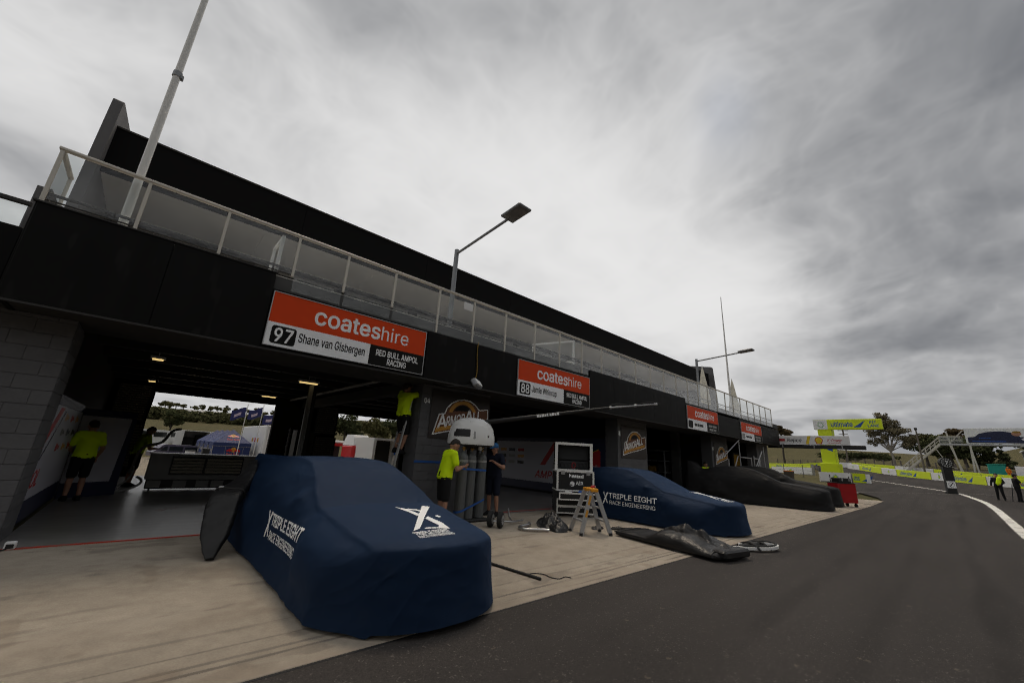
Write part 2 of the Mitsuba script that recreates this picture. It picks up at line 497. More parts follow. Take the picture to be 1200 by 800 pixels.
def navy_fn(p, n, uv):
    v = fbm(p.x * 3, p.y * 3, p.z * 3, 3)
    w = noise(p.x * 300, p.y * 300, p.z * 300)
    c = mix((0.0046, 0.0140, 0.036), (0.0062, 0.0180, 0.044), v) * (0.88 + 0.24 * w)
    dust = smoothstep(0.60, 0.80, fbm(p.x * 6 + 2, p.y * 6, p.z * 6, 4))
    return mix(c, (0.014, 0.023, 0.042), dust * 0.30)


def blackcover_fn(p, n, uv):
    w = noise(p.x * 300, p.y * 300, p.z * 300)
    dust = smoothstep(0.55, 0.80, fbm(p.x * 5 + 2, p.y * 5, p.z * 5, 4))
    return mix((0.0085, 0.0082, 0.0085), (0.022, 0.021, 0.021), dust * 0.5) * (0.85 + 0.3 * w)


bump('cover_navy', proc(navy_fn), cover_h, 0.035, rough=0.7, spec=0.12, eps=8e-3, sheen=0.45, sheen_tint=0.8)
bump('cover_black', proc(blackcover_fn), cover_h, 0.035, rough=0.62, spec=0.2, eps=8e-3, sheen=0.1)
bump('bag', proc(lambda p, n, uv: mix((0.008, 0.008, 0.0085), (0.016, 0.0157, 0.016), fbm(p.x * 6, p.y * 6, p.z * 6, 4))),
     lambda p, n, uv: fbm(p.x * 9, p.y * 9, p.z * 9, 4), 0.022, rough=0.42, spec=0.35, eps=6e-3)
bump('sheeting', (0.016, 0.016, 0.017), lambda p, n, uv: fbm(p.x * 14, p.y * 14, p.z * 14, 4), 0.02, rough=0.38, spec=0.5, eps=5e-3)


def grass_fn(p, n, uv):
    a = fbm(p.x * 0.05, p.y * 0.05, 1.0, 4)
    b = fbm(p.x * 0.6, p.y * 0.6, 5.0, 4)
    c = mix((0.072, 0.060, 0.030), (0.056, 0.058, 0.024), a)
    c = mix(c, (0.095, 0.076, 0.042), smoothstep(0.45, 0.75, b) * 0.7)
    return c * (0.75 + 0.5 * noise(p.x * 5, p.y * 5, 3.0))


M('grass', proc(grass_fn), 0.95, spec=0.1)


def gravel_fn(p, n, uv):
    return mix((0.16, 0.14, 0.11), (0.24, 0.21, 0.165), fbm(p.x * 0.8, p.y * 0.8, 2.0, 4)) * (0.8 + 0.4 * noise(p.x * 30, p.y * 30, 1))


M('gravel', proc(gravel_fn), 0.95, spec=0.1)
scene['mat_leaf'] = {'type': 'twosided', 'bsdf': {'type': 'diffuse', 'reflectance': {'type': 'mesh_attribute', 'name': 'vertex_color'}}}
M('bark', proc(lambda p, n, uv: mix((0.16, 0.14, 0.115), (0.34, 0.31, 0.27), fbm(p.x * 3, p.y * 3, p.z * 1.2, 3))), 0.9)
M('bark_dark', (0.06, 0.05, 0.04), 0.9)


def louvre_fn(p, n, uv):
    return mix((0.22, 0.20, 0.16), (0.30, 0.275, 0.22), fbm(p.x * 3, p.y * 3, p.z * 9, 3))


M('louvre', proc(louvre_fn), 0.6)
M('cabinet_grey', proc(lambda p, n, uv: mix((0.15, 0.15, 0.15), (0.24, 0.235, 0.225), fbm(p.x * 3, p.y * 3, p.z * 3, 3))), 0.5)

# ---------------------------------------------------------------- ground
def ground_mesh(xs, ys, dz=0.0, skip=lambda x, y: False):
    V = [(x, y, float(gz(x, y)) + dz) for x in xs for y in ys]
    F = []; n = len(ys)
    for i in range(len(xs) - 1):
        for j in range(n - 1):
            if skip((xs[i] + xs[i + 1]) / 2, (ys[j] + ys[j + 1]) / 2):
                continue
            a = i * n + j
            F += [(a, a + n, a + n + 1), (a, a + n + 1, a + 1)]
    return trimesh.Trimesh(V, F, process=False)


YG = sorted(set(YB + [5, 6.2, 7, 10, 12, 16, 18, 24, 30, 50, 70, 130, 190, 260]))
struct('ground', ground_mesh(sorted(set(XB + [-1.9, 31.8])), YG, -0.10 + 0.0), 'grass', 'dry green and brown grass sloping up behind the pit building and beyond the track')
lo = lambda x: -60.0
AX = [-30, 33, 36, 40, 45, 50, 55, 58, 60.5, 62, 66, 70, 76, 84, 92, 100, 112, 125, 140]
AY = [3.35, 3.35, 3.9, 5.4, 6.3, 6.9, 7.25, 7.35, 7.3, 7.6, 8.6, 9.8, 12.0, 14.6, 17, 19, 22, 26, 30]
struct('pit_lane', sheet(AX, lo, lambda x: np.interp(x, AX, AY), 0.0), 'asphalt', 'dark grey asphalt pit lane with faint tyre marks')
AP = struct('apron', box(-30, 32.0, 3.35, 8.3, -0.2, -0.004), 'mortar', 'stained beige concrete apron in front of the garages, cast in slabs')
xs_ = [-30, 2.3, 10.7, 19.8, 29.4]
for i in range(len(xs_) - 1):
    for ya, yb in ((3.352, 3.93), (3.938, 8.3)):
        add('slab', cbox(xs_[i] + 0.004, xs_[i + 1] - 0.004, ya, yb, -0.1, 0.006, 0.004), 'concrete', AP)
add('slab', sheet([29.406, 33.2], lambda x: 3.352, lambda x: 3.352 + 4.94 * min(1, (33.2 - x) / 1.4), 0.008), 'concrete', AP)
struct('edge_gap', box(-30, 33.0, 3.325, 3.350, -0.1, 0.002), 'rubber', 'thin dark joint between concrete apron and asphalt')
struct('garage_floor', box(-1.05, 31, 8.3, 20.4, -0.2, 0.008), 'garage_floor', 'smooth grey painted floor inside the garages')
rl = sg.Polygon([(-2.2, 8.185), (4.8, 8.40), (13.0, 8.55), (13.0, 8.615), (4.8, 8.475), (-2.2, 8.265)])
struct('red_line', mv(shape(rl, 0.003), (0, 0, 0.0085)), 'red_line', 'worn red painted line along the garage openings')
struct('lane_line', ribbon([(-6, -1.03), (10, -1.03), (20.5, -1.02), (31, -1.02), (36, -0.92), (41.4, -0.61), (46, -0.1), (50.2, 0.54), (55.3, 2.4), (60, 4.3), (66, 6.8), (72, 9.5), (80, 13.5)], [0.16, 0.16, 0.30, 0.30, 0.28, 0.26, .26], 0.012), 'lane_paint', 'solid white line curving out of the pit lane')
struct('faint_line', ribbon([(38.5, 7.6 - 2.4), (41.7, 4.9), (44.5, 2.9), (47.7, 0.99), (52, -1.6), (58, -5)], 0.14, 0.010), 'line_faint', 'faint pale line across the pit exit asphalt')
struct('gravel_patch', sheet([59.0, 59.6, 60.6, 61.6, 62.4], lambda x: 6.6 + 0.35 * abs(x - 60.6), lambda x: 7.9 - 0.2 * abs(x - 60.6), 0.03), 'gravel', 'small pale kerb at the tip of the pit exit island')
# rear paddock yard
struct('paddock', ground_mesh([-30, -20, -10, -5, 0, 5, 10, 15, 20, 26], [20.5, 22, 24, 26, 30, 40, 50, 60], -0.075), 'gravel', 'dusty paddock yard behind the garages')

# ---------------------------------------------------------------- pit building
B = thing('pit_building', 'long black pit garage building with grey block pillars, open bays and a flat overhanging roof', 'building')
YP, YF = 8.6, 7.8


def block_pier(x0, x1, y0, y1, z1, blocks=True):
    """a blockwork pier: the mortar core with each front block proud of it"""
    k = add('pillar', box(x0 + 0.012, x1 - 0.012, y0 + 0.012, y1, 0, z1), 'mortar', B)
    if not blocks:
        return k
    r = 0
    z = 0.0
    ws, sh = [], []
    while z < z1 - 0.02:
        x = x0 - (0.2 if r % 2 else 0.0)
        while x < x1 - 0.01:
            a, b = max(x, x0), min(x + 0.4, x1)
            if b - a > 0.03:
                j = float(rng.uniform(0, 0.0025))
                add('block', cbox(a + 0.0012, b - 0.0012, y0 + j, y0 + 0.02, z + 0.003, min(z + 0.2, z1) - 0.003, 0.004), 'block', k)
            x += 0.4
        # the return face, plain courses
        z += 0.2; r += 1
    for s, xx in ((-1, x0), (1, x1)):
        for q in range(int(z1 / 0.2)):
            add('block', cbox(xx - 0.006 if s < 0 else xx - 0.008, xx + 0.008 if s < 0 else xx + 0.006, y0 + 0.03, min(y1, y0 + 1.2), q * 0.2 + 0.003, q * 0.2 + 0.197, 0.003), 'block', k)
    return k


block_pier(-3.05, -1.05, YP, YP + 0.9, 3.06)
block_pier(4.85, 7.0, YP, YP + 0.55, 3.06)
block_pier(13.35, 15.5, YP, YP + 0.55, 3.06)
block_pier(22.1, 24.3, YP, YP + 0.55, 3.06, False)
add('pillar', box(29.2, 31.4, YP, YP + 0.6, 0, 3.06), 'block', B)

# fascia panels: heights as built
FP = [(-1.72, 1.17, 4.42), (4.37, 7.20, 4.14), (10.52, 17.56, 4.35), (21.05, 24.12, 4.02), (27.7, 31.3, 4.05)]
for x0, x1, zt in FP:
    n = max(1, round((x1 - x0) / 1.45))
    for i in range(n):
        a, b = x0 + (x1 - x0) * i / n, x0 + (x1 - x0) * (i + 1) / n
        add('fascia_panel', cbox(a + 0.003, b - 0.003, YF, YF + 0.06, 3.045, zt, 0.004), 'cladding', B)
for x0, x1 in ((1.17, 4.37), (7.20, 10.52), (17.56, 21.05), (24.12, 27.7)):
    add('fascia_panel', cbox(x0 + 0.003, x1 - 0.003, YF + 0.01, YF + 0.06, 3.045, 4.13, 0.004), 'cladding', B)
add('fascia_panel', cbox(-1.74, -1.68, YF + 0.03, YF + 2.2, 3.045, 4.42, 0.004), 'cladding', B)
add('fascia_panel', cbox(31.25, 31.31, YF + 0.03, YF + 2.2, 3.045, 4.05, 0.004), 'cladding', B)
add('drip_edge', [box(-1.74, 31.3, YF + 0.005, YF + 0.075, 3.015, 3.045), box(-1.76, 1.19, YF - 0.02, YF + 0.05, 4.42, 4.44)], 'steel_dark', B)
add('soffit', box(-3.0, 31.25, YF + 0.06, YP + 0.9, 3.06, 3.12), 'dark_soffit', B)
add('balcony_slab', [box(-1.72, 31.5, YF + 0.07, 12.6, 4.14, 4.40)], 'slab', B)
add('balcony_floor', box(-1.70, 31.48, YF + 0.08, 12.6, 4.402, 4.42), 'balcony_floor', B)
# roof, parapet, blade walls
for i in range(8):
    a, b = -1.76 + i * 29.2 / 8, -1.76 + (i + 1) * 29.2 / 8
    add('parapet_panel', cbox(a + 0.003, b - 0.003, 10.5, 10.56, 6.43, 7.46, 0.004), 'parapet', B)
add('parapet_cap', cbox(-1.78, 27.45, 10.47, 10.62, 7.46, 7.50, 0.006), 'steel_dark', B)
add('roof', box(-1.76, 27.4, 10.56, 22.0, 6.50, 7.42), 'slab', B)
for i in range(10):
    a, b = -1.76 + i * 2.92, -1.76 + (i + 1) * 2.92
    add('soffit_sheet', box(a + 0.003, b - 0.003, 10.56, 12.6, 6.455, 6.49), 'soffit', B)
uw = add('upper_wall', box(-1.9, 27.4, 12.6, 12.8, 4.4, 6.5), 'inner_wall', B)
for i in range(11):
    a = -1.3 + i * 2.6
    f = add('window', [box(a, a + 2.2, 12.56, 12.605, 4.5, 4.56), box(a, a + 2.2, 12.56, 12.605, 6.2, 6.26), box(a, a + .06, 12.56, 12.605, 4.56, 6.2), box(a + 2.14, a + 2.2, 12.56, 12.605, 4.56, 6.2), box(a + 1.07, a + 1.13, 12.56, 12.605, 4.56, 6.2)], 'alu_grey', uw)
    add('pane', box(a + .06, a + 2.14, 12.585, 12.60, 4.56, 6.2), 'glass_dark', uw)
blade = [(10.05, 4.42), (13.6, 4.42), (13.6, 8.55), (10.35, 7.98), (10.28, 7.92)]
for x in (-1.92, 27.55):
    m = trimesh.creation.extrude_polygon(sg.Polygon(blade), 0.16, engine='earcut')
    add('blade_wall', onto(m, (x, 0, 0), (0, 1, 0), (0, 0, 1)), 'fin', B)
add('stair_wall', cbox(-2.12, -1.95, 9.3, 10.04, 3.2, 5.25, 0.01), 'fin', B)
# ground floor shell
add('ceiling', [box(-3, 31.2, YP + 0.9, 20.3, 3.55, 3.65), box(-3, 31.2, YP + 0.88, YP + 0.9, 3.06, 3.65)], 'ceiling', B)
for i in range(6):
    y = 10.2 + i * 1.75
    add('ceiling_beam', cbox(-1.2, 13.4, y, y + 0.16, 3.30, 3.55, 0.01), 'steel_dark', B)
add('ceiling_beam', cbox(5.15, 5.45, YP + 0.55, 19.9, 3.0, 3.30, 0.01), 'slab', B)
add('service_pipe', tube([(4.6, 9.3, 3.28), (4.6, 19.7, 3.28)], 0.05), 'galv', B)
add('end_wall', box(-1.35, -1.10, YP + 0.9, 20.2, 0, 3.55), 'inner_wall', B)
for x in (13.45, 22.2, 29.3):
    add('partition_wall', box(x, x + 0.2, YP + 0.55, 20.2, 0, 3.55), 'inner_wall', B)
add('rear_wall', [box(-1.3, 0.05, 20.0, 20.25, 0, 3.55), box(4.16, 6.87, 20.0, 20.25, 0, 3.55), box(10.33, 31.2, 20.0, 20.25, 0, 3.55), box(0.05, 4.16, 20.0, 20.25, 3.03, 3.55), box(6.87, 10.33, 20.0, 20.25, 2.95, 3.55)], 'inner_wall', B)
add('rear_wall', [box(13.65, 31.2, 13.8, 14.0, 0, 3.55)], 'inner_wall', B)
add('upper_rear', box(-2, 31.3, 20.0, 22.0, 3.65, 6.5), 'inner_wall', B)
add('column', [cbox(3.62, 3.74, 13.5, 13.62, 0, 3.55, 0.01)], 'galv', B)
add('column', [cbox(4.3, 4.42, 15.5, 15.62, 0, 3.55, 0.01)], 'steel_dark', B)
for x in (16.9, 18.2, 19.6):
    add('column', cbox(x, x + 0.45, 12.2, 12.6, 0, 3.5, 0.01), 'slab', B)


def shutter(x0, x1, z0, z1, y, n):
    s = add('roller_shutter', [box(x0 - .04, x0, y - .03, y + .03, z0, z1), box(x1, x1 + .04, y - .03, y + .03, z0, z1), box(x0, x1, y, y + .01, z0, z1)], 'steel_dark', B)
    h = (z1 - z0) / n
    for i in range(n):
        zz = z0 + i * h
        add('slat', mv(cbox(x0, x1, -0.008, 0.008, -h * .27, h * .27, 0.003), (0, y - .022, zz + h / 2), pitch=-0.55), 'louvre', s)


shutter(-0.90, -0.06, 1.95, 3.2, 19.8, 15)
shutter(-0.72, 0.02, 0.35, 1.80, 19.75, 15)
shutter(5.86, 6.72, 1.95, 3.18, 19.8, 13)
shutter(5.95, 6.80, 0.95, 1.80, 19.75, 9)
add('control_box', cbox(5.2, 5.42, 19.85, 19.98, 1.1, 1.9), 'cabinet_grey', B)
# fluorescent lamps hung under the ceiling
scene['mat_tube'] = {'type': 'diffuse', 'reflectance': rgb((0.7, 0.6, 0.4))}
for i, (x, y) in enumerate(((-0.09, 13.1), (-0.09, 18.9), (3.5, 13.3), (3.67, 19.4))):
    t = thing('ceiling_lamp', ['lit yellowish ceiling lamp on the left, nearer the front of the garage', 'lit yellowish ceiling lamp on the left, above the louvred shutter', 'lit yellowish ceiling lamp in mid garage, nearer the front', 'lit yellowish ceiling lamp beside the corner of the rear opening'][i], 'lamp')
    dx = 0.26 if i > 1 else 0.11
    add('housing', [cbox(x - dx - .04, x + dx + .04, y - .09, y + .09, 3.30, 3.36, 0.01), beam((x, y, 3.36), (x, y, 3.56), 0.02)], 'white', t)
    k = add('tube', cbox(x - dx, x + dx, y - .055, y + .055, 3.262, 3.298, 0.012), 'tube', t)
    scene[k]['emitter'] = {'type': 'area', 'radiance': rgb((0.30, 0.215, 0.085))}

# ---------------------------------------------------------------- balcony railing
R_ = thing('balcony_railing', 'glass balcony railing with pale metal posts running along the whole upper floor', 'railing')
PX = [-1.70, -0.76, 0.28, 1.42, 2.36, 3.42, 4.58, 5.64, 6.74, 7.90]
while PX[-1] < 29.9:
    PX.append(PX[-1] + 1.115)
PX[-1] = 30.25
for i, x in enumerate(PX):
    add('post', cbox(x - 0.022, x + 0.022, YF + 0.015, YF + 0.06, 4.16 if x > 4.4 else 4.45, 5.27, 0.004), 'alu', R_)
for i in range(len(PX) - 1):
    a, b = PX[i], PX[i + 1]
    z0 = 4.50 if a < 1.0 else 4.17
    add('pane', box(a + 0.03, b - 0.03, YF + 0.030, YF + 0.0305, z0, 5.24)if False else onto(trimesh.Trimesh([(a + .03, z0, 0), (b - .03, z0, 0), (b - .03, 5.245, 0), (a + .03, 5.245, 0)], [(0, 1, 2), (0, 2, 3)], process=False), (0, YF + 0.034, 0), (1, 0, 0), (0, 0, 1)), 'glass', R_)
add('top_rail', cbox(-1.74, 30.29, YF + 0.0, YF + 0.075, 5.27, 5.315, 0.008), 'alu', R_)
add('bottom_rail', cbox(-1.70, 30.25, YF + 0.075, YF + 0.11, 4.58, 4.62, 0.006), 'steel_dark', R_)
add('bottom_rail', cbox(-1.70, 30.25, YF + 0.085, YF + 0.11, 4.50, 4.52, 0.004), 'steel_dark', R_)
add('top_rail', cbox(-1.74, -1.68, YF + 0.076, 8.75, 5.27, 5.315, 0.008), 'alu', R_)
add('post', cbox(-1.73, -1.69, 8.70, 8.745, 4.42, 5.27, 0.004), 'alu', R_)
add('pane', trimesh.Trimesh([(-1.71, YF + .08, 4.5), (-1.71, 8.68, 4.5), (-1.71, 8.68, 5.25), (-1.71, YF + .08, 5.25)], [(0, 1, 2), (0, 2, 3)], process=False), 'glass', R_)

# open glass gates across the balcony, and the neighbour's balcony
for x, lab in ((1.16, 'open glass balcony gate above the left end of the first orange sign'), (9.86, 'open glass balcony gate above the second orange sign')):
    t = thing('balcony_gate', lab, 'gate')
    y1 = 8.65 if x < 5 else 9.35
    x1 = x if x < 5 else x - 0.5
    add('frame', [cbox(x - .03, x + .03, YF + .13, YF + .19, 4.42, 5.24, .004), beam((x1, y1, 4.42), (x1, y1, 5.24), .05), beam((x, YF + .16, 5.22), (x1, y1, 5.22), .045), beam((x, YF + .16, 4.52), (x1, y1, 4.52), .04)], 'white', t)
    add('pane', trimesh.Trimesh([(x, YF + .2, 4.55), (x1, y1 - .03, 4.55), (x1, y1 - .03, 5.2), (x, YF + .2, 5.2)], [(0, 1, 2), (0, 2, 3)], process=False), 'glass', t)
t = thing('neighbour_balcony', 'dark balcony front of the next building at the far left edge', 'balcony')
add('front', cbox(-9, -1.98, 8.9, 9.0, 2.9, 4.36, 0.01), 'cladding', t)
add('wall', box(-9, -2.2, 9.4, 9.6, 0, 4.3), 'inner_wall', t)
add('top_rail', cbox(-9, -2.0, 8.9, 8.96, 4.72, 4.79, 0.01), 'steel_dark', t)
add('pane', trimesh.Trimesh([(-9, 8.93, 4.36), (-2.02, 8.93, 4.36), (-2.02, 8.93, 4.72), (-9, 8.93, 4.72)], [(0, 1, 2), (0, 2, 3)], process=False), 'glass', t)

# ---------------------------------------------------------------- on the balcony: flag poles, lamps, umbrellas
t = thing('flag_pole', 'tall white flag pole behind the glass at the left end of the balcony', 'pole')
add('shaft', tube([(-0.92, 8.05, 4.42), (-0.93, 8.05, 7.4), (-0.95, 8.05, 14)], [.058, .052, .03], 14), 'white_pole', t, smooth=40)
add('clamp', [tube([(-0.93, 8.05, 7.44), (-0.93, 8.05, 7.54)], .066, 12), cbox(-0.89, -0.84, 8.0, 8.08, 7.42, 7.50)], 'galv', t)
t = thing('flag_pole', 'thin pale mast rising above the closed umbrellas at the far balcony end', 'pole')
add('shaft', tube([(24.3, 8.2, 4.42), (24.3, 8.2, 8.2), (24.32, 8.2, 11.5)], [.06, .045, .02], 10), 'white_pole', t, smooth=40)
for x, lab in ((5.03, 'grey balcony lamp post nearer the camera, leaning its flat head over the lane'), (19.56, 'grey balcony lamp post farther along, beside the closed umbrellas')):
    t = thing('lamp_post', lab, 'street lamp')
    add('pole', tube([(x, 8.0, 4.42), (x, 8.0, 6.58)], [.062, .058], 14), 'galv', t, smooth=40)
    add('arm', tube([(x, 8.03, 6.47), (x, 6.0, 6.62)], .032, 10), 'galv', t, smooth=40)
    hd = add('head', mv(cat_([cbox(-.19, .19, -.62, 0, -.035, .03, .02), cbox(-.12, .12, -.45, -.1, .03, .06, .02)]), (x, 6.05, 6.64), roll=0.0, pitch=-0.07), 'galv', t)
    add('lens', mv(cbox(-.15, .15, -.56, -.12, -.043, -.036, .002), (x, 6.05, 6.64), pitch=-0.07), 'cabinet_grey', hd)


def umbrella(x, y, lab):
    t = thing('closed_umbrella', lab, 'umbrella')
    n, zs = 48, [(4.75, .24), (4.9, .26), (5.3, .23), (5.9, .165), (6.4, .105), (6.75, .055), (6.86, .015)]
    V, F = [], []
    for z, r in zs:
        for j in range(n):
            a = j * 2 * np.pi / n
            f = 1 + 0.22 * math.cos(8 * a + z * 0.6) * min(1, r * 5)
            V.append((x + r * f * math.cos(a), y + r * f * math.sin(a), z))
    for i in range(len(zs) - 1):
        for j in range(n):
            p, q = i * n + j, i * n + (j + 1) % n
            F += [(p, q, q + n), (p, q + n, p + n)]
    add('canopy', trimesh.Trimesh(V, F, process=False), 'cream', t, smooth=True)
    add('pole', tube([(x, y, 4.42), (x, y, 6.95)], .03), 'white_pole', t)
    add('base', tube([(x, y, 4.42), (x, y, 4.50)], .3, 16), 'galv', t)


umbrella(22.7, 9.0, 'closed cream umbrella just right of the farther lamp post')
umbrella(27.2, 9.0, 'closed cream umbrella at the foot of the thin mast')

t = thing('paper_notice', 'small white paper notice stuck on the balcony glass left of the second orange sign', 'notice')
add('sheet', box(5.30, 5.58, YF + .026, YF + .030, 4.97, 5.17), 'white', t)

# ---------------------------------------------------------------- orange garage signs
def garage_sign(x0, x1, z0, z1, num, who, team, lab):
    t = thing('garage_sign', lab, 'sign')
    w, h = x1 - x0, z1 - z0
    y = YF - 0.012
    O = lambda a, b, d=0.0: (x0 + a * w, y - d, z0 + b * h)
    P = lambda m, d: onto(m, (x0, y - d, z0), (1, 0, 0), (0, 0, 1))
    fr = 0.012
    add('frame', [box(x0 - fr, x1 + fr, y - .03, y + .01, z0 - fr, z0), box(x0 - fr, x1 + fr, y - .03, y + .01, z1, z1 + fr), box(x0 - fr, x0, y - .03, y + .01, z0, z1), box(x1, x1 + fr, y - .03, y + .01, z0, z1)], 'alu_grey', t)
    add('red_panel', P(shape(sg.box(0, h * .43, w, h), .02), 0), 'sign_red', t)
    add('white_panel', P(shape(sg.box(0, 0, w * .60, h * .43), .02), 0), 'sign_white', t)
    add('black_panel', P(shape(sg.box(w * .60, 0, w, h * .43), .02), 0), 'sign_black', t)
    add('lettering', P(text2('coates', w * .235, w * .655, h * .575, h * .33), .02), 'text_white', t)
    add('lettering', P(text2('hire', w * .665, w * .865, h * .575, h * .30, False), .02), 'text_white', t)
    s = w / 3.1
    if num:
        k = add('number_plate', P(shape(rrect(w * .025, w * .155, h * .045, h * .375, .05), .004), .02), 'sign_black', t)
        add('number', P(text2(num, w * .042, w * .140, h * .085, h * .25), .024), 'text_white', k)
        add('lettering', P(text2(who, w * .170, w * .170 + min(.40, .0255 * len(who)) * w, h * .155, h * .165), .02), 'text_black', t)
        add('lettering', P(text2(team[0], w * .645, w * .958, h * .225, h * .125), .02), 'text_white', t)
        add('lettering', P(text2(team[1], w * .730, w * .870, h * .06, h * .125), .02), 'text_white', t)
    else:
        add('number_plate', P(shape(rrect(w * .02, w * .15, h * .045, h * .36, .04), .004), .02), 'grey_text' if who else 'sign_black', t)
        add('printed_words', P(shape(sg.MultiPolygon([sg.box(w * a, h * .15, w * b, h * .27) for a, b in ((.20, .27), (.28, .34), (.35, .47))]), .003), .02), 'text_black', t)
        add('printed_words', P(shape(sg.MultiPolygon([sg.box(w * a, h * z, w * b, h * (z + .10)) for a, b, z in ((.66, .78, .23), (.80, .93, .23), (.68, .80, .07), (.82, .91, .07))]), .003), .02), 'grey_text', t)


garage_sign(1.20, 4.30, 3.10, 4.07, '97', 'Shane van Gisbergen', ('RED BULL AMPOL', 'RACING'), 'leftmost orange and white garage sign, numbered 97, above the nearest covered car')
garage_sign(7.24, 10.46, 3.07, 4.05, '88', 'Jamie Whincup', ('RED BULL AMPOL', 'RACING'), 'second orange and white garage sign, numbered 88, right of the near pillar')
garage_sign(17.60, 21.0, 3.05, 4.06, '', '', None, 'third orange garage sign from the left, above the black covered cars')
garage_sign(24.2, 27.6, 3.0, 3.95, '', 'x', None, 'fourth orange garage sign, at the far end of the building')


def sponsor_board(x0, z0, k, lab):
    t = thing('sponsor_board', lab, 'sign')
    y = YP - 0.012
    P = lambda m, d: onto(m, (x0, y - d, z0), (k, 0, 0), (0, 0, 1))
    add('board', P(shape(sg.box(0, 0, 1.86, 1.20), .012), 0), 'board_brown', t)
    plate = sg.Polygon([(.10, .08), (.24, .60), (.40, .63), (.46, .78), (.60, .92), (.78, 1.01), (.98, 1.05), (1.18, 1.03), (1.36, .95), (1.50, .83), (1.80, .88), (1.82, .66), (1.76, .42), (1.20, .30), (.62, .20)])
    add('outline', P(shape(plate, .006), .012), 'text_white', t)
    inner = plate.buffer(-.028)
    add('plate', P(shape(inner, .004), .018), 'logo_brown', t)
    c = sg.Point(.97, .55)
    ring = c.buffer(.46).difference(c.buffer(.36)).intersection(inner.buffer(-.02)).intersection(sg.Polygon([(0, .62), (2, .80), (2, 2), (0, 2)]))
    add('arch', P(shape(ring, .003), .022), 'logo_gold', t)
    low = sg.Polygon([(.17, .14), (.20, .26), (1.70, .56), (1.69, .47), (1.20, .37), (.62, .26)])
    add('underline', P(shape(low, .003), .022), 'logo_gold', t)
    dark = c.buffer(.34).intersection(sg.Polygon([(0, .66), (2, .82), (2, 2), (0, 2)]))
    add('arch_field', P(shape(dark, .003), .022), 'sign_black', t)
    m = cat_([text2('A', .20, .47, .23, .31), text2('RMOR', .46, .99, .25, .23), text2('A', .98, 1.24, .24, .31), text2('LL', 1.24, 1.50, .25, .23)])
    m.vertices[:, 0] *= 1.05
    m.vertices[:, 1] += 0.24 * (m.vertices[:, 0] - .2) - .0
    add('lettering', P(m, .022), 'text_white', t)


sponsor_board(5.12, 1.78, 1.0, 'dark sponsor board with brown and gold badge behind the white pump head')
sponsor_board(13.55, 1.62, 1.0, 'dark sponsor board with brown and gold badge on the middle pillar')
sponsor_board(22.35, 1.50, 1.0, 'dark sponsor board with brown and gold badge on the far pillar')
t = thing('bay_number', 'small white number 04 on the left side of the near pillar', 'sign')
add('plate', onto(text2('04', 4.925, 5.085, 2.60, .125), (0, YP - .002, 0), (1, 0, 0), (0, 0, 1)), 'text_white', t)
for x, z in ((13.42, 2.42), (22.2, 2.3)):
    add('notice_plate', cbox(x, x + .1, YP - .008, YP + .002, z, z + .18, .002), 'text_white', thing('notice_plate', 'small white plate left of the middle pillar board' if x < 20 else 'small white plate left of the far pillar board', 'sign'))
t = thing('strap_line', 'dark blue strap across the near pillar at shoulder height', 'strap')
add('strap', box(4.83, 7.0, YP - .012, YP - .004, 1.20, 1.25), 'blue_strap', t)

# banner walls inside the garage -------------------------------------------------
def banner(O, U, w, h, lab, near, ang=False, mirror=False):
    t = thing('banner_wall', lab, 'banner')
    P = lambda m, d: onto(m, np.array(O) + d * np.cross(U, (0, 0, 1)), U, (0, 0, 1))
    add('board', P(shape(sg.box(0, 0, w, h), .02), -.02), 'banner_white', t)
    add('navy_band', P(shape(sg.box(0, -.33, w, -.002), .02), -.02), 'banner_navy', t)
    add('navy_band', P(shape(sg.box(0, h + .002, w, h + .16), .02), -.02), 'banner_navy', t)
    return t, P


# left wall: faces +x, text runs with increasing y on the far side (seen from inside: U = +y)
t, P = banner((-1.08, 8.65, 0.40), (0, 1, 0), 4.95, 1.48, 'white sponsor banner wall with red stripe along the left side of the garage', True)
add('slash', P(shape(sg.Polygon([(.40, .56), (.72, .56), (2.02, 1.45), (1.58, 1.45)]), .002), .0), 'banner_red', t)
add('slash', P(shape(sg.Polygon([(1.12, .60), (1.22, .60), (2.32, 1.40), (2.20, 1.40)]), .002), .0), 'banner_navy', t)
add('lettering', P(text2('AMPOL', .05, 1.72, .18, .26, slant=.25), .0), 'banner_red', t)
for i in range(3):
    for j in range(3):
        a, b = 2.45 + i * .78, .70 + j * .27
        add('logo_patch', P(shape(sg.MultiPolygon([sg.box(a, b, a + .22, b + .13), sg.box(a + .26, b + .03, a + .46, b + .10)]), .002), 0), ['banner_red', 'text_black', 'logo_gold', 'banner_navy'][(i * 2 + j) % 4], t)
t, P = banner((-1.06, 13.62, 0.33), np.array((0.80, .60, 0)), 1.15, 1.50, 'angled white banner panel with navy edge at the rear of the left wall', False)
add('edge', P(shape(sg.Polygon([(.95, 0), (1.15, 0), (1.15, 1.5), (1.05, 1.5)]), .002), 0), 'banner_navy', t)
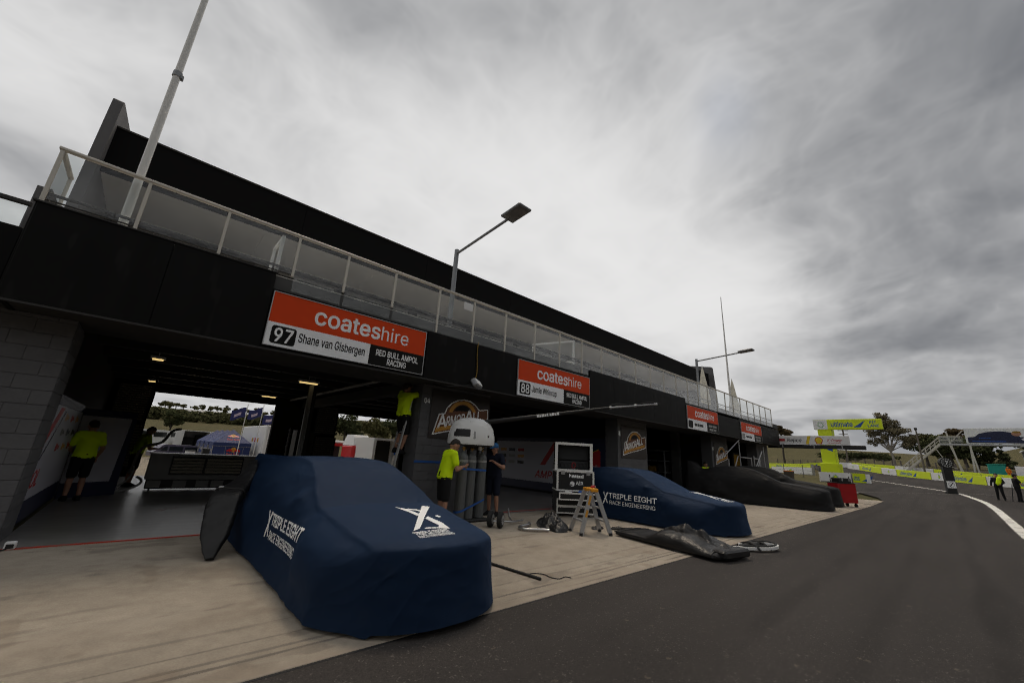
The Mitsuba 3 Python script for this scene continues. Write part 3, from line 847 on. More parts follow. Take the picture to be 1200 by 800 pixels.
# right wall: faces -x; seen from inside, U = -y
t, P = banner((13.40, 15.7, 0.42), (0, -1, 0), 4.6, 1.72, 'white sponsor banner wall with large red slash inside the second garage', False)
add('slash', P(shape(sg.Polygon([(3.05, .72), (3.35, .72), (4.15, 1.70), (3.85, 1.70)]), .002), 0), 'banner_red', t)
add('lettering', P(text2('AMPOL', 2.75, 4.35, .18, .30, slant=.25), 0), 'banner_red', t)
for i in range(3):
    for j in range(3):
        a, b = .35 + i * .62, .70 + j * .28
        add('logo_patch', P(shape(sg.box(a, b, a + .42, b + .13), .002), 0), ['banner_red', 'grey_text', 'text_black', 'grey_text', 'logo_gold', 'banner_navy'][(i + j * 2) % 6], t)
t, P = banner((13.40, 11.05, 0.42), (0, -1, 0), 1.95, 1.72, 'navy banner wall with red kite shape beside the covered blue car', False)
add('navy_field', P(shape(sg.box(0, 0, 1.95, 1.72), .002), 0), 'banner_navy', t)
add('kite', P(shape(sg.Polygon([(.35, .2), (.35, .95), (1.55, 1.45), (1.62, 1.38), (1.62, .2)]), .002), .002), 'banner_red', t)
add('kite_edge', P(shape(sg.LineString([(.35, .96), (1.55, 1.46)]).buffer(.012), .002), .004), 'logo_yellow', t)
add('lettering', P(text2('Red Bull', .75, 1.5, .70, .17), .004), 'grey_text', t)

# ---------------------------------------------------------------- covered race cars
from scipy.interpolate import PchipInterpolator, LinearNDInterpolator

#        X    wb    wm    ws    zs    wr    zr    zc      (half widths and heights from nose to tail)
CAR = [(0.00, 1.00, .90, .86, .04, .66, .045, .05),
       (0.02, 1.01, .93, .865, .20, .66, .33, .35),
       (0.045, 1.01, .945, .87, .36, .665, .565, .595),
       (0.065, 1.01, .95, .875, .43, .67, .620, .650),
       (0.11, 1.005, .955, .88, .47, .675, .645, .675),
       (0.24, 1.00, .965, .885, .50, .68, .676, .708),
       (0.55, 1.00, .97, .90, .54, .70, .705, .742),
       (1.00, 1.00, .97, .90, .60, .72, .764, .799),
       (1.42, .985, .96, .89, .655, .735, .812, .846),
       (1.53, .98, .955, .89, .665, .735, .820, .853),
       (1.57, .98, .95, .885, .675, .735, .832, .866),
       (2.00, .975, .94, .88, .78, .665, 1.035, 1.066),
       (2.36, .97, .935, .88, .84, .605, 1.188, 1.216),
       (2.68, .97, .93, .88, .88, .57, 1.272, 1.296),
       (3.20, .97, .93, .88, .90, .565, 1.300, 1.320),
       (3.80, .975, .935, .88, .920, .61, 1.270, 1.288),
       (4.30, .97, .925, .85, .93, .655, 1.225, 1.235),
       (4.70, .95, .90, .81, .98, .69, 1.265, 1.245),
       (4.84, .94, .89, .80, 1.02, .71, 1.290, 1.255),
       (4.92, .935, .88, .79, .95, .69, 1.16, 1.14),
       (4.97, .94, .90, .84, .60, .76, .70, .70),
       (5.00, .93, .89, .83, .10, .74, .10, .11)]


def cover_grid(seed, tab, bow=0.66, nu=150, nv=41):
    tab = np.array(tab)
    L = tab[-1, 0]
    X = np.unique(np.r_[np.linspace(0, .3, 36), np.linspace(.3, L - .3, nu), np.linspace(1.38, 1.66, 16), np.linspace(L - .3, L, 24)])
    prm = PchipInterpolator(tab[:, 0], tab[:, 1:])(X)
    G = np.zeros((len(X), 2 * nv - 1, 3))
    for i, (x, p) in enumerate(zip(X, prm)):
        wb, wm, ws, zs, wr, zr, zc = p
        hem = min(0.035, zc * .8)
        c = np.array([(wb, hem), (wb * .995, hem + (zs - hem) * .25), (wm, hem + (zs - hem) * .6), (ws + (wm - ws) * .35, zs * .97), (ws * .55 + wr * .45, zs * .45 + zr * .55), (wr + .025, zr - .035), (wr, zr), (wr - .04, zr + (zc - zr) * .3), (wr * .5, zc), (0, zc)])
        full = np.vstack([c, c[-2::-1] * [-1, 1]])
        # clamped quadratic B-spline through the control polygon
        n = len(full) - 1
        s = np.linspace(0, n - 1, 2 * nv - 1); k = np.minimum(s.astype(int), n - 2); f = s - k
        a0 = np.where((k == 0)[:, None], full[k], (full[k] + full[k + 1]) / 2)
        a2 = np.where((k == n - 2)[:, None], full[np.minimum(k + 2, n)], (full[k + 1] + full[np.minimum(k + 2, n)]) / 2)
        f = f[:, None]
        q = (1 - f) ** 2 * a0 + 2 * f * (1 - f) * full[k + 1] + f * f * a2
        bx = bow * max(0.0, 1 - x / 1.7) ** 1.3 * (np.abs(q[:, 0]) / .96) ** 2.6 - 0.10 * max(0, (x - L + .6) / .6) * (np.abs(q[:, 0]) / .96) ** 3
        flare = 0.05 * np.clip((0.40 - q[:, 1]) / 0.40, 0, 1) ** 1.6 * (1 - min(1, x / .35))
        G[i, :, 0] = x + bx - flare
        G[i, :, 1] = q[:, 0]
        G[i, :, 2] = q[:, 1]
    # mirrors, wheel-arch bulges and pulls in the cloth
    gx, gy, gz_ = G[..., 0], G[..., 1], G[..., 2]
    sgn = np.sign(gy)
    out = np.zeros_like(gx)
    for cx, r in ((0.95, .40), (3.85, .42)):
        out += 0.055 * np.exp(-(((gx - cx) / r) ** 6)) * np.exp(-((gz_ - .46) / .22) ** 4)
    out += 0.055 * np.exp(-((gx - 1.98) / .11) ** 2 - ((gz_ - .90) / .075) ** 2)
    out -= 0.030 * np.exp(-((gx - 2.4) / .9) ** 4) * np.exp(-((gz_ - .35) / .2) ** 2)
    P = np.stack([gx, gy, gz_], -1)
    wr = (meshkit.fbm(P * [2.0, 3.0, 5.0] + seed, 4, seed) - .5)
    wr2 = (meshkit.fbm(P * [6.0, 6.0, 3.0] + seed + 5, 3, seed + 3) - .5) * np.clip((.75 - gz_) / .6, 0, 1)
    out += 0.030 * wr + 0.022 * wr2
    side = np.clip(np.abs(gy) / .8, 0, 1) ** 2
    G[..., 1] += sgn * out * side
    G[..., 0] += (0.045 * wr2 + 0.03 * wr) * np.exp(-(gx / .35) ** 2) * np.clip(gz_ * 4, 0, 1)
    G[..., 2] += 0.024 * wr * (1 - side) * np.clip(gz_ * 2, 0, 1)
    # slack in the hem
    hemz = np.clip((0.30 - gz_) / .25, 0, 1)
    G[..., 2] += hemz * 0.022 * (meshkit.fbm(P * [1.6, 1.2, 0.2] + seed, 3, seed + 9) - .45)
    return G


def covered_car(name, lab, mat, nose, yaw, seed, prints=False, tab=CAR, bow=.66, sc=1.0, group=None, zk=1.0):
    G = cover_grid(seed, tab, bow)
    G[..., 2] *= zk
    nu, nv, _ = G.shape
    idx = np.arange(nu * nv).reshape(nu, nv)
    F = np.stack([idx[:-1, :-1], idx[1:, :-1], idx[1:, 1:], idx[:-1, 1:]], -1).reshape(-1, 4)
    F = np.vstack([F[:, [0, 1, 2]], F[:, [0, 2, 3]]])
    ca, sa = math.cos(math.radians(yaw)), math.sin(math.radians(yaw))

    def world(q):   # car axes: X from nose to tail (+y), Y to the right as one faces the nose from the lane
        q = np.asarray(q) * sc
        x, y = q[..., 1], q[..., 0]
        return np.stack([nose[0] + x * ca - y * sa, nose[1] + x * sa + y * ca, q[..., 2]], -1)
    t = thing(name, lab, 'car', group)
    m = trimesh.Trimesh(world(G).reshape(-1, 3), F, process=False)
    if m.face_normals[len(F) // 4] @ [0, 0, 1] < -2:
        m.invert()
    c = np.asarray(m.triangles_center) - np.array([nose[0], nose[1] + 2.5 * sc, .4])
    if (np.einsum('ij,ij->i', m.face_normals, c) * m.area_faces).sum() < 0:
        m.invert()
    add('cover', m, mat, t, smooth=True)
    # tyres just seen below the hem
    for X in (.98, 3.86):
        for Y in (-.68, .68):
            w = trimesh.creation.cylinder(.30, .24, sections=28)
            w.apply_transform(trimesh.transformations.rotation_matrix(math.pi / 2, (0, 1, 0)))
            w = mv(w, world(np.array([X, Y, .305 / sc])), yaw)
            add('wheel', w, 'rubber', t)
    pan = [(0.9, -.70), (0.9, .70), (4.7, .70), (4.7, -.70)]
    pw = world(np.array([(a, b, .09) for a, b in pan]))
    add('floor_pan', trimesh.creation.extrude_polygon(sg.Polygon(pw[:, :2]), .03, engine='earcut').apply_translation((0, 0, .11)), 'black', t)
    if not prints:
        return t
    pts = G.reshape(-1, 3)
    top = pts[(np.abs(pts[:, 1]) < .78)]
    top = top[top[:, 2] > .45]
    ftop = LinearNDInterpolator(top[:, :2], top[:, 2])
    sd = G[:, :36].reshape(-1, 3) if G[0, 0, 1] < 0 else G[:, -36:].reshape(-1, 3)
    sd = sd[(sd[:, 2] < .8) & (sd[:, 0] > 1.0) & (sd[:, 0] < 4.0)]
    fside = LinearNDInterpolator(sd[:, [0, 2]], sd[:, 1])

    def fine(mm):
        v, f = trimesh.remesh.subdivide_to_size(mm.vertices, mm.faces, .05, max_iter=6)
        return trimesh.Trimesh(v, f, process=False)

    def on_side(mm):   # print on the cloth of the left flank: local x runs tail to nose
        mm = fine(mm); v = mm.vertices
        y = fside(v[:, 0], v[:, 1])
        mm.vertices = world(np.stack([v[:, 0], np.nan_to_num(y, nan=-.93) - .004 - v[:, 2], v[:, 1]], -1))
        return mm

    def on_top(mm):
        mm = fine(mm); v = mm.vertices
        z = ftop(v[:, 0], v[:, 1])
        mm.vertices = world(np.stack([v[:, 0], v[:, 1], np.nan_to_num(z, nan=.7) + .004 + v[:, 2]], -1))
        return mm

    def side_text(s, xa, xb, z, h, bold=True):
        mm = text2(s, 0, xa - xb, z, h, bold, .002)
        mm.vertices[:, 0] = xa - mm.vertices[:, 0]
        return on_side(mm)
    cross = sg.MultiPolygon([sg.Polygon([(0, 0), (.05, 0), (.20, .30), (.155, .30)]), sg.Polygon([(.02, .30), (.055, .30), (.10, .20), (.085, .175)]), sg.Polygon([(.10, .13), (.12, .16), (.19, .02), (.16, .02)])])
    cm = shape(cross, .002); cm.vertices[:, 1] += .37; cm.vertices[:, 0] = PRX[0] + .02 - cm.vertices[:, 0] * .9
    add('emblem', on_side(cm), 'text_white', t)
    add('lettering', side_text('TRIPLE EIGHT', PRX[0] - .17, PRX[1], .53, .125), 'text_white', t)
    add('lettering', side_text('RACE ENGINEERING', PRX[0] - .20, PRX[1] + .04, .375, .095, False), 'text_white', t)
    # bonnet emblem, read from the nose: local right = +Y, local up = +X
    em = sg.MultiPolygon([sg.Polygon([(-.20, .47), (-.10, .52), (.48, 1.27), (.38, 1.29)]), sg.Polygon([(.02, 1.29), (.11, 1.18), (.155, .93), (.085, .90)]), sg.Polygon([(.13, .80), (.20, .86), (.235, .62), (.195, .41), (.09, .47), (.15, .56)])])
    em2 = sg.LineString([(.13, 1.17), (.20, 1.13), (.25, 1.03)]).buffer(.022).union(sg.Point(.33, .85).buffer(.032)).union(sg.LineString([(-.04, .50), (.10, .475), (.17, .44)]).buffer(.016))
    for nm, g in (('emblem', em), ('emblem', em2)):
        mm = shape(g, .002); v = mm.vertices.copy()
        mm.vertices[:, 0], mm.vertices[:, 1] = v[:, 1] + EMB[0], v[:, 0] + EMB[1]
        add(nm, on_top(mm), 'text_white', t)
    for s, dy, h, b in (('TRIPLE EIGHT', .335, .085, True), ('RACE ENGINEERING', .255, .060, False)):
        mm = text2(s, -.245, .15, dy, h, b, .002); v = mm.vertices.copy()
        mm.vertices[:, 0], mm.vertices[:, 1] = v[:, 1] + EMB[0], v[:, 0] + EMB[1]
        add('lettering', on_top(mm), 'text_white', t)
    return t


PRX, EMB = (2.70, 1.40), (0.0, 0.0)
covered_car('covered_car', 'nearest race car under a navy fabric cover with white bonnet emblem', 'cover_navy', (2.38, 3.24), 1.2, 1, True)
PRX, EMB = (3.22, 1.68), (0.0, 0.0)
covered_car('covered_car', 'second race car under a navy fabric cover, beside the open equipment case', 'cover_navy', (10.66, 3.52), 1.0, 2, True)
CAR_B = [list(q) for q in CAR]
for q in CAR_B:
    if 3.5 < q[0] < 4.5:
        q[6] -= .03 + .05 * (q[0] - 3.8) / .5 * (q[0] > 3.7); q[7] -= .03 + .05 * (q[0] - 3.8) / .5 * (q[0] > 3.7)
    if 4.6 < q[0] < 4.9:
        q[4] += .12; q[6] += .17; q[7] += .15
covered_car('covered_car', 'long race car under a black cover, the nearer of the two black ones', 'cover_black', (21.7, 3.78), 16.0, 3, False, CAR_B, sc=1.12, zk=1.05)
covered_car('covered_car', 'race car under a black cover, half hidden behind the other black one', 'cover_black', (24.9, 3.95), 10.0, 4, False, CAR, sc=1.10, zk=1.12)

# ---------------------------------------------------------------- people
def ball(p, r, n=14):
    return MF.sphere(float(r), n).translate([float(c) for c in p])


def hull(*ps):
    return MF.batch_hull([ball(p, r) for p, r in ps])


def blend(parts, edge, it=6):
    m = MF.batch_boolean(parts, manifold3d.OpType.Add).refine_to_length(edge)
    m = tm(m)
    m.merge_vertices()
    trimesh.smoothing.filter_taubin(m, lamb=0.5, nu=0.52, iterations=it)
    return m


def lerp(a, b, t):
    return np.asarray(a) * (1 - t) + np.asarray(b) * t


def person(lab, pos, yaw, top='hivis', bottom='black_cloth', head='cap', headmat='black_cloth', long_legs=False, lean=0.0, side=0.0, nod=0.0, turn=0.0, larm=None, rarm=None, lleg=None, rleg=None, h=1.78, sleeve=.62, fine=True, extra=None, group=None, hips=.95):
    """faces local +y; arms are (elbow, wrist, finger direction) in local metres, left is -x"""
    t = thing('person', lab, 'person', group)
    s = h / 1.78
    Z = lambda p: np.asarray(p, float)
    pel = Z((0, 0, hips))

    def up_(v):                         # point given upright above the pelvis, then leant forward / sideways
        v = Z(v) - pel
        c, sn = math.cos(lean), math.sin(lean)
        v = np.array([v[0], v[1] * c + v[2] * sn, -v[1] * sn + v[2] * c])
        c, sn = math.cos(side), math.sin(side)
        return pel + np.array([v[0] * c + v[2] * sn, v[1], -v[0] * sn + v[2] * c])
    dz = hips - .95
    waist, chest, neck = up_((0, -.01, 1.10 + dz)), up_((0, 0, 1.30 + dz)), up_((0, -.01, 1.49 + dz))
    shl, shr = up_((-.185, -.01, 1.43 + dz)), up_((.185, -.01, 1.43 + dz))
    hb = up_((0, .005, 1.545 + dz))
    hdir = (hb - neck) / np.linalg.norm(hb - neck)
    # head frame: u up, f forward
    cn, sn = math.cos(lean + nod), math.sin(lean + nod)
    u, f0 = np.array([0, sn, cn]), np.array([0, cn, -sn])
    ct, st = math.cos(turn), math.sin(turn)
    f = f0 * ct + np.array([1, 0, 0]) * st
    r = np.cross(f, u)
    H = lambda a, b, c: hb + r * a + f * b + u * c
    larm = larm or ((-.25, .02, 1.15 + dz), (-.26, .10, .90 + dz), (0, .3, -1))
    rarm = rarm or ((.25, .02, 1.15 + dz), (.26, .10, .90 + dz), (0, .3, -1))
    lleg = lleg or ((-.10, .02, .50), (-.11, -.01, .09), (-.02, 1, 0))
    rleg = rleg or ((.10, .02, .50), (.11, -.01, .09), (.02, 1, 0))
    body = [hull((pel + [-.07, 0, 0], .115), (pel + [.07, 0, 0], .115), (waist + [-.06, 0, 0], .10), (waist + [.06, 0, 0], .10)),
            hull((waist + [-.06, 0, 0], .10), (waist + [.06, 0, 0], .10), (lerp(chest, shl, .35), .115), (lerp(chest, shr, .35), .115)),
            hull((lerp(chest, shl, .35), .11), (lerp(chest, shr, .35), .11), (shl, .065), (shr, .065), (neck, .06)),
            hull((neck - hdir * .03, .062), (hb, .052)),
            hull((H(0, -.015, .115), .093), (H(0, .015, .125), .088), (H(0, .035, .04), .062), (H(0, .055, .0), .040), (H(0, -.04, .07), .075)),
            hull((H(0, .095, .085), .012), (H(0, .118, .055), .015)), hull((H(0, .092, .012), .016), (H(0, .09, .02), .018)),
            hull((H(-.088, 0, .085), .014), (H(-.088, -.012, .05), .012)), hull((H(.088, 0, .085), .014), (H(.088, -.012, .05), .012))]
    hands = []
    for sh, (el, wr, fd), sg_ in ((shl, larm, -1), (shr, rarm, 1)):
        el, wr = Z(el), Z(wr)
        body += [hull((sh, .058), (lerp(sh, el, .5), .050), (el, .041)), hull((el, .042), (lerp(el, wr, .35), .042), (wr, .027))]
        fd = Z(fd); fd = fd / np.linalg.norm(fd)
        w = Z((1, 0, 0)) - fd * fd[0]
        w = w / np.linalg.norm(w) if np.linalg.norm(w) > .2 else Z((0, 1, 0))
        nrm = np.cross(fd, w)
        palm = wr + fd * .055
        body.append(hull((wr, .024), (palm + w * .026, .017), (palm - w * .026, .017), (wr + fd * .085 + w * .030, .013), (wr + fd * .085 - w * .030, .013)))
        if fine:
            for k, (o, L) in enumerate(((-.030, .062), (-.010, .075), (.010, .070), (.030, .055))):
                a = wr + fd * .09 + w * o
                b = a + fd * L * .5 + nrm * .012 * -sg_
                c = b + fd * L * .40 + nrm * .030 * -sg_
                hands += [hull((a, .0098), (b, .0092)), hull((b, .0092), (c, .0082))]
            a = wr + fd * .035 + w * .030 * -sg_
            b = a + fd * .035 + w * .022 * -sg_
            hands += [hull((a, .012), (b, .0105)), hull((b, .0105), (b + fd * .032 + w * .004 * -sg_, .009))]
    feet = []
    for hp, (kn, an, td), sg_ in ((pel + [-.095, 0, -.03], lleg, -1), (pel + [.095, 0, -.03], rleg, 1)):
        kn, an, td = Z(kn), Z(an), Z(td); td = td / np.linalg.norm(td)
        body += [hull((hp, .095), (lerp(hp, kn, .4), .083), (kn, .056)), hull((kn, .055), (lerp(kn, an, .3), .056), (an, .036)), hull((an, .038), (an + td * .06 - [0, 0, .05], .036), (an - td * .03 - [0, 0, .05], .034))]
        feet.append(hull((an + [0, 0, .0], .052), (an - td * .055 - [0, 0, .050], .040), (an + td * .07 - [0, 0, .050], .044), (an + td * .155 - [0, 0, .058], .032)))
    e = .022 if fine else .05
    ca, sa = math.cos(math.radians(yaw)), math.sin(math.radians(yaw))

    def fin(m):
        v = m.vertices * s
        m.vertices = np.stack([pos[0] + v[:, 0] * ca - v[:, 1] * sa, pos[1] + v[:, 0] * sa + v[:, 1] * ca, pos[2] + v[:, 2]], 1)
        return m
    bm = blend(body, e, 5)
    if hands:
        hm = tm(MF.batch_boolean(hands, manifold3d.OpType.Add).refine_to_length(.012))
        # fingers stay unsmoothed, welded into the same figure
        bm = trimesh.util.concatenate([bm, hm])
    add('body', fin(bm), 'skin', t, smooth=True)
    g = .018
    shirt = [hull((pel + [-.07, 0, .02], .118 + g), (pel + [.07, 0, .02], .118 + g), (waist + [-.06, 0, 0], .105 + g), (waist + [.06, 0, 0], .105 + g)),
             hull((waist + [-.06, 0, 0], .105 + g), (waist + [.06, 0, 0], .105 + g), (lerp(chest, shl, .35), .115 + g), (lerp(chest, shr, .35), .115 + g)),
             hull((lerp(chest, shl, .35), .11 + g), (lerp(chest, shr, .35), .11 + g), (shl, .066 + g), (shr, .066 + g), (neck - hdir * .03, .062 + g * .6))]
    for sh, (el, wr, fd) in ((shl, larm), (shr, rarm)):
        el, wr = Z(el), Z(wr)
        if sleeve <= 1:
            shirt.append(hull((sh, .060 + g), (lerp(sh, el, sleeve), .050 + g * 1.3)))
        else:
            shirt += [hull((sh, .060 + g), (el, .044 + g)), hull((el, .044 + g), (wr, .030 + g))]
    sm = blend(shirt, e, 4)
    v = sm.vertices
    sm.vertices = v + 0.010 * (meshkit.fbm(v * 14, 3, 5)[:, None] - .5) * np.asarray(sm.vertex_normals) * 2
    add('shirt', fin(sm), top, t, smooth=True)
    tr = [hull((pel + [-.075, 0, .0], .118 + .012), (pel + [.075, 0, .0], .118 + .012), (pel + [0, 0, .07], .13))]
    for hp, (kn, an, td) in ((pel + [-.095, 0, -.03], lleg), (pel + [.095, 0, -.03], rleg)):
        kn, an = Z(kn), Z(an)
        if long_legs:
            tr += [hull((hp, .105), (kn, .075)), hull((kn, .075), (an + [0, 0, .01], .062))]
        else:
            tr.append(hull((hp, .108), (lerp(hp, kn, .88), .088)))
    sm = blend(tr, e, 4)
    add('trousers' if long_legs else 'shorts', fin(sm), bottom, t, smooth=True)
    for m in feet:
        add('shoe', fin(blend([m], e, 2)), 'black_cloth', t, smooth=True)
    if head in ('cap', 'beanie'):
        cap = [hull((H(0, -.02, .135), .098), (H(0, .01, .142), .094), (H(0, -.045, .10), .082))]
        if head == 'cap':
            cap.append(hull((H(-.05, .10, .148), .010), (H(.05, .10, .148), .010), (H(-.04, .175, .128), .008), (H(.04, .175, .128), .008)))
        add('cap', fin(blend(cap, e, 2)), headmat, t, smooth=True)
    else:
        add('hair', fin(blend([hull((H(0, -.02, .135), .096), (H(0, .008, .147), .088), (H(0, -.045, .085), .078))], e, 2)), 'hair', t, smooth=True)
    if fine:
        for a in (-.033, .033):
            add('eye', fin(tm(ball(H(a, .098, .088), .009, 10))), 'eye', t)
    if extra:
        extra(t, fin, dict(chest=chest, pel=pel, H=H, shl=shl, shr=shr, neck=neck, waist=waist))
    return t


def mk_glove(side_):
    return None


# worker in yellow at the gas bottles: stands side-on, head bent over his hands
person('worker in a bright yellow shirt and black shorts bending over the gas bottles', (4.94, 7.42, 0.0), -98, 'hivis', 'black_cloth', 'hair', lean=.20, nod=.42,
       larm=((-.30, .12, 1.10), (-.06, .36, 1.17), (.5, .8, .1)), rarm=((.27, .14, 1.12), (.08, .38, 1.18), (-.4, .9, .1)), h=1.80)


def navy_extra(t, fin, J):
    add('arm_patch', fin(tm(hull((J['shl'] + [-.065, .02, -.09], .022), (J['shl'] + [-.068, .02, -.15], .02)))), 'orange', t)
    add('cap_mark', fin(tm(hull((J['H'](-.03, .085, .185), .012), (J['H'](.03, .085, .185), .012)))), 'text_white', t)


person('worker in dark navy shirt, shorts and blue cap reaching towards the gas bottles', (6.92, 8.12, 0.0), 108, 'navy_cloth', 'navy_cloth', 'cap', 'blue_cap', lean=.06, nod=.18,
       larm=((-.36, .16, 1.16), (-.22, .42, 1.30), (.2, .9, .35)), rarm=((.30, .16, 1.22), (.10, .44, 1.36), (-.1, .9, .3)), lleg=((-.12, .05, .50), (-.14, .02, .09), (-.25, 1, 0)), rleg=((.11, .02, .50), (.12, -.03, .09), (.25, 1, 0)), h=1.78, extra=navy_extra)
# on the leaning ladder beside the near pillar
person('worker in a yellow-green shirt standing high on the leaning ladder', (4.62, 8.98, 1.36), -72, 'hivis', 'black_cloth', 'hair', lean=.02,
       larm=((-.30, .16, 1.60), (-.16, .34, 1.78), (.1, .5, 1)), rarm=((.28, .18, 1.50), (.16, .36, 1.66), (0, .5, 1)), lleg=((-.11, .10, .52), (-.12, -.02, .12), (0, 1, 0)), rleg=((.11, .05, .48), (.10, -.06, .09), (0, 1, 0)), h=1.72)
# inside the first garage
person('worker in a yellow-green shirt facing away by the angled banner panel', (-0.80, 13.2, 0.0), 20, 'hivis', 'black_cloth', 'hair', lean=.05, nod=.1, larm=((-.28, .10, 1.12), (-.14, .30, 1.05), (.3, .9, 0)), rarm=((.28, .02, 1.14), (.24, .12, .92), (0, .4, -1)), h=1.74)
person('worker in a dark green shirt by the louvred shutter, behind the folded cable', (0.05, 16.3, 0.0), -70, 'hivis', 'black_cloth', 'hair', lean=.25, nod=.3, larm=((-.27, .16, 1.10), (-.18, .36, 1.18), (.2, .9, .2)), rarm=((.28, .18, 1.08), (.2, .38, 1.1), (0, 1, 0)), h=1.75)
person('tiny worker in a yellow-green shirt standing inside the dark third bay', (21.45, 8.72, 0.0), 150, 'hivis', 'black_cloth', 'hair', h=1.70, fine=False)


# pit lane officials on the right
def vest_extra(t, fin, J):
    a = [hull((J['shl'] + [.07, .05, -.02], .135), (J['waist'] + [-.06, .06, .0], .15)), hull((J['shl'] + [.04, -.02, .02], .075), (J['waist'] + [-.11, -.03, .06], .075))]
    add('vest', fin(tm(MF.batch_boolean(a, manifold3d.OpType.Add))), 'hivis', t)
    add('vest', fin(tm(hull((J['pel'] + [-.14, .02, .08], .06), (J['pel'] + [-.02, .10, .06], .05)))), 'hivis', t)


person('official in black with a yellow hi-vis vest standing by the track barrier', (44.6, -1.62, float(gz(44.6, -1.62))), 80, 'black_cloth', 'black_cloth', 'hair', long_legs=True, lean=-.08, larm=((-.30, .05, 1.18), (-.18, .24, 1.02), (.6, .7, 0)), rarm=((.28, -.02, 1.15), (.30, .10, .95), (0, .5, -1)), lleg=((-.12, .06, .5), (-.16, .02, .09), (-.1, 1, 0)), rleg=((.12, .0, .5), (.15, -.06, .09), (.1, 1, 0)), fine=False, extra=vest_extra, sleeve=2)


def mono_extra(t, fin, J):
    add('cap_brim', fin(tm(hull((J['H'](0, .10, .15), .02), (J['H'](0, .16, .14), .015)))), 'black_cloth', t)


person('person in black leaning on a thin stick at the right edge', (44.2, -2.42, float(gz(44.2, -2.42))), 200, 'black_cloth', 'black_cloth', 'cap', 'black_cloth', long_legs=True, larm=((-.27, .12, 1.16), (-.20, .30, 1.12), (.2, .9, 0)), rarm=((.30, .12, 1.14), (.34, .26, 1.05), (.3, .8, -.3)), fine=False, extra=mono_extra)
k = thing('walking_stick', 'thin dark stick held by the person at the right edge', 'stick')
add('shaft', tube([(43.85, -2.05, float(gz(43.85, -2.05))), (43.95, -2.22, 1.45)], .022, 6), 'black', k)

# ---------------------------------------------------------------- gas bottles with the white boom head
def bottle(x, y, lab, h=1.44, z0=.06):
    t = thing('gas_bottle', lab, 'gas bottle', 'gas bottles strapped upright')
    prof = [(0.0, 0), (.105, .005), (.118, .03), (.118, h - .17), (.110, h - .10), (.085, h - .05), (.045, h - .015), (.030, h), (.030, h + .03), (.0, h + .03)]
    m = trimesh.creation.revolve(np.array(prof), sections=32); m.apply_translation((x, y, z0))
    add('cylinder', m, 'gas_grey', t, smooth=35)
    add('valve', [tube([(x, y, z0 + h + .03), (x, y, z0 + h + .10)], .018), tube([(x - .05, y, z0 + h + .075), (x + .05, y, z0 + h + .075)], .016), tube([(x, y, z0 + h + .10), (x, y, z0 + h + .115)], .032, 10)], 'brass', t)
    add('label_band', tube([(x, y, z0 + h - .22), (x, y, z0 + h - .17)], .1185, 32, False), 'grey_text', t)
    return t


bottle(5.56, 7.66, 'grey gas bottle at the left, partly hidden behind the worker in yellow')
bottle(5.83, 7.70, 'grey gas bottle in the middle of the three strapped ones')
bottle(6.17, 7.74, 'grey gas bottle at the right of the three strapped ones')
t = thing('bottle_trolley', 'low dark steel trolley under the grey gas bottles', 'trolley')
add('base', cbox(5.40, 6.36, 7.50, 7.92, .025, .06, .008), 'steel_dark', t)
for x in (5.46, 6.30):
    for y in (7.56, 7.86):
        add('castor', tube([(x, y - .02, .03), (x, y + .02, .03)], .03, 12), 'rubber', t)
add('upright', [beam((5.86, 7.88, .06), (5.86, 7.88, 1.72), .06), beam((6.16, 7.90, .06), (6.16, 7.90, 1.72), .05), beam((5.5, 7.88, 1.1), (6.3, 7.9, 1.1), .04)], 'steel_dark', t)


def band(z0, z1):
    g = sg.MultiPoint([(5.56, 7.66), (5.83, 7.70), (6.17, 7.74)]).convex_hull.buffer(.121, quad_segs=12)
    ring = np.array(g.exterior.coords)
    zz = z0 + (z1 - z0) * (ring[:, 0] - 5.44) / .85
    V = np.vstack([np.c_[ring, zz - .022], np.c_[ring, zz + .022]]); n = len(ring)
    F = []
    for i in range(n - 1):
        F += [(i, i + 1, n + i + 1), (i, n + i + 1, n + i)]
    return trimesh.Trimesh(V, F, process=False)


add('strap', band(1.14, 1.10), 'blue_strap', thing('strap', 'blue ratchet strap round the gas bottles, upper one', 'strap'))
add('strap', band(.22, .48), 'blue_strap', thing('strap', 'blue ratchet strap round the gas bottles, lower slanting one', 'strap'))
t = thing('boom_head', 'white domed pump head sitting above the grey gas bottles', 'pump')
prof = np.array([(.0, .0), (.54, .0), (.555, .05), (.54, .20), (.49, .38), (.40, .52), (.27, .595), (.12, .62), (0, .625)])
m = trimesh.creation.revolve(prof, sections=48)
m.vertices[:, 1] *= .62
m.vertices[:, 0] += .10 * (m.vertices[:, 2] / .62) * np.clip(m.vertices[:, 0] / .5, -1, 1) * .3
HX, HY, HZ = 5.80, 7.74, 1.67
hyaw = -38
m = mv(m, (HX, HY, HZ), hyaw)
add('dome', m, 'white_gloss', t, smooth=50)
hp = lambda a, b, c: tuple(mv(trimesh.Trimesh([(a, b, c)], [(0, 0, 0)], process=False), (HX, HY, HZ), hyaw).vertices[0])


def dome_y(a, c):
    r = np.interp(c, [0, .05, .20, .38, .52, .595], [.54, .555, .54, .49, .40, .27])
    return -.62 * math.sqrt(max(r * r - a * a, 0.0009))


def on_dome(g):
    mm = shape(g, .004); v, f = trimesh.remesh.subdivide_to_size(mm.vertices, mm.faces, .04, max_iter=6)
    q = np.array([(a, dome_y(a, c) - .002 - d, c) for a, c, d in v])
    return mv(trimesh.Trimesh(q, f, process=False), (HX, HY, HZ), hyaw)


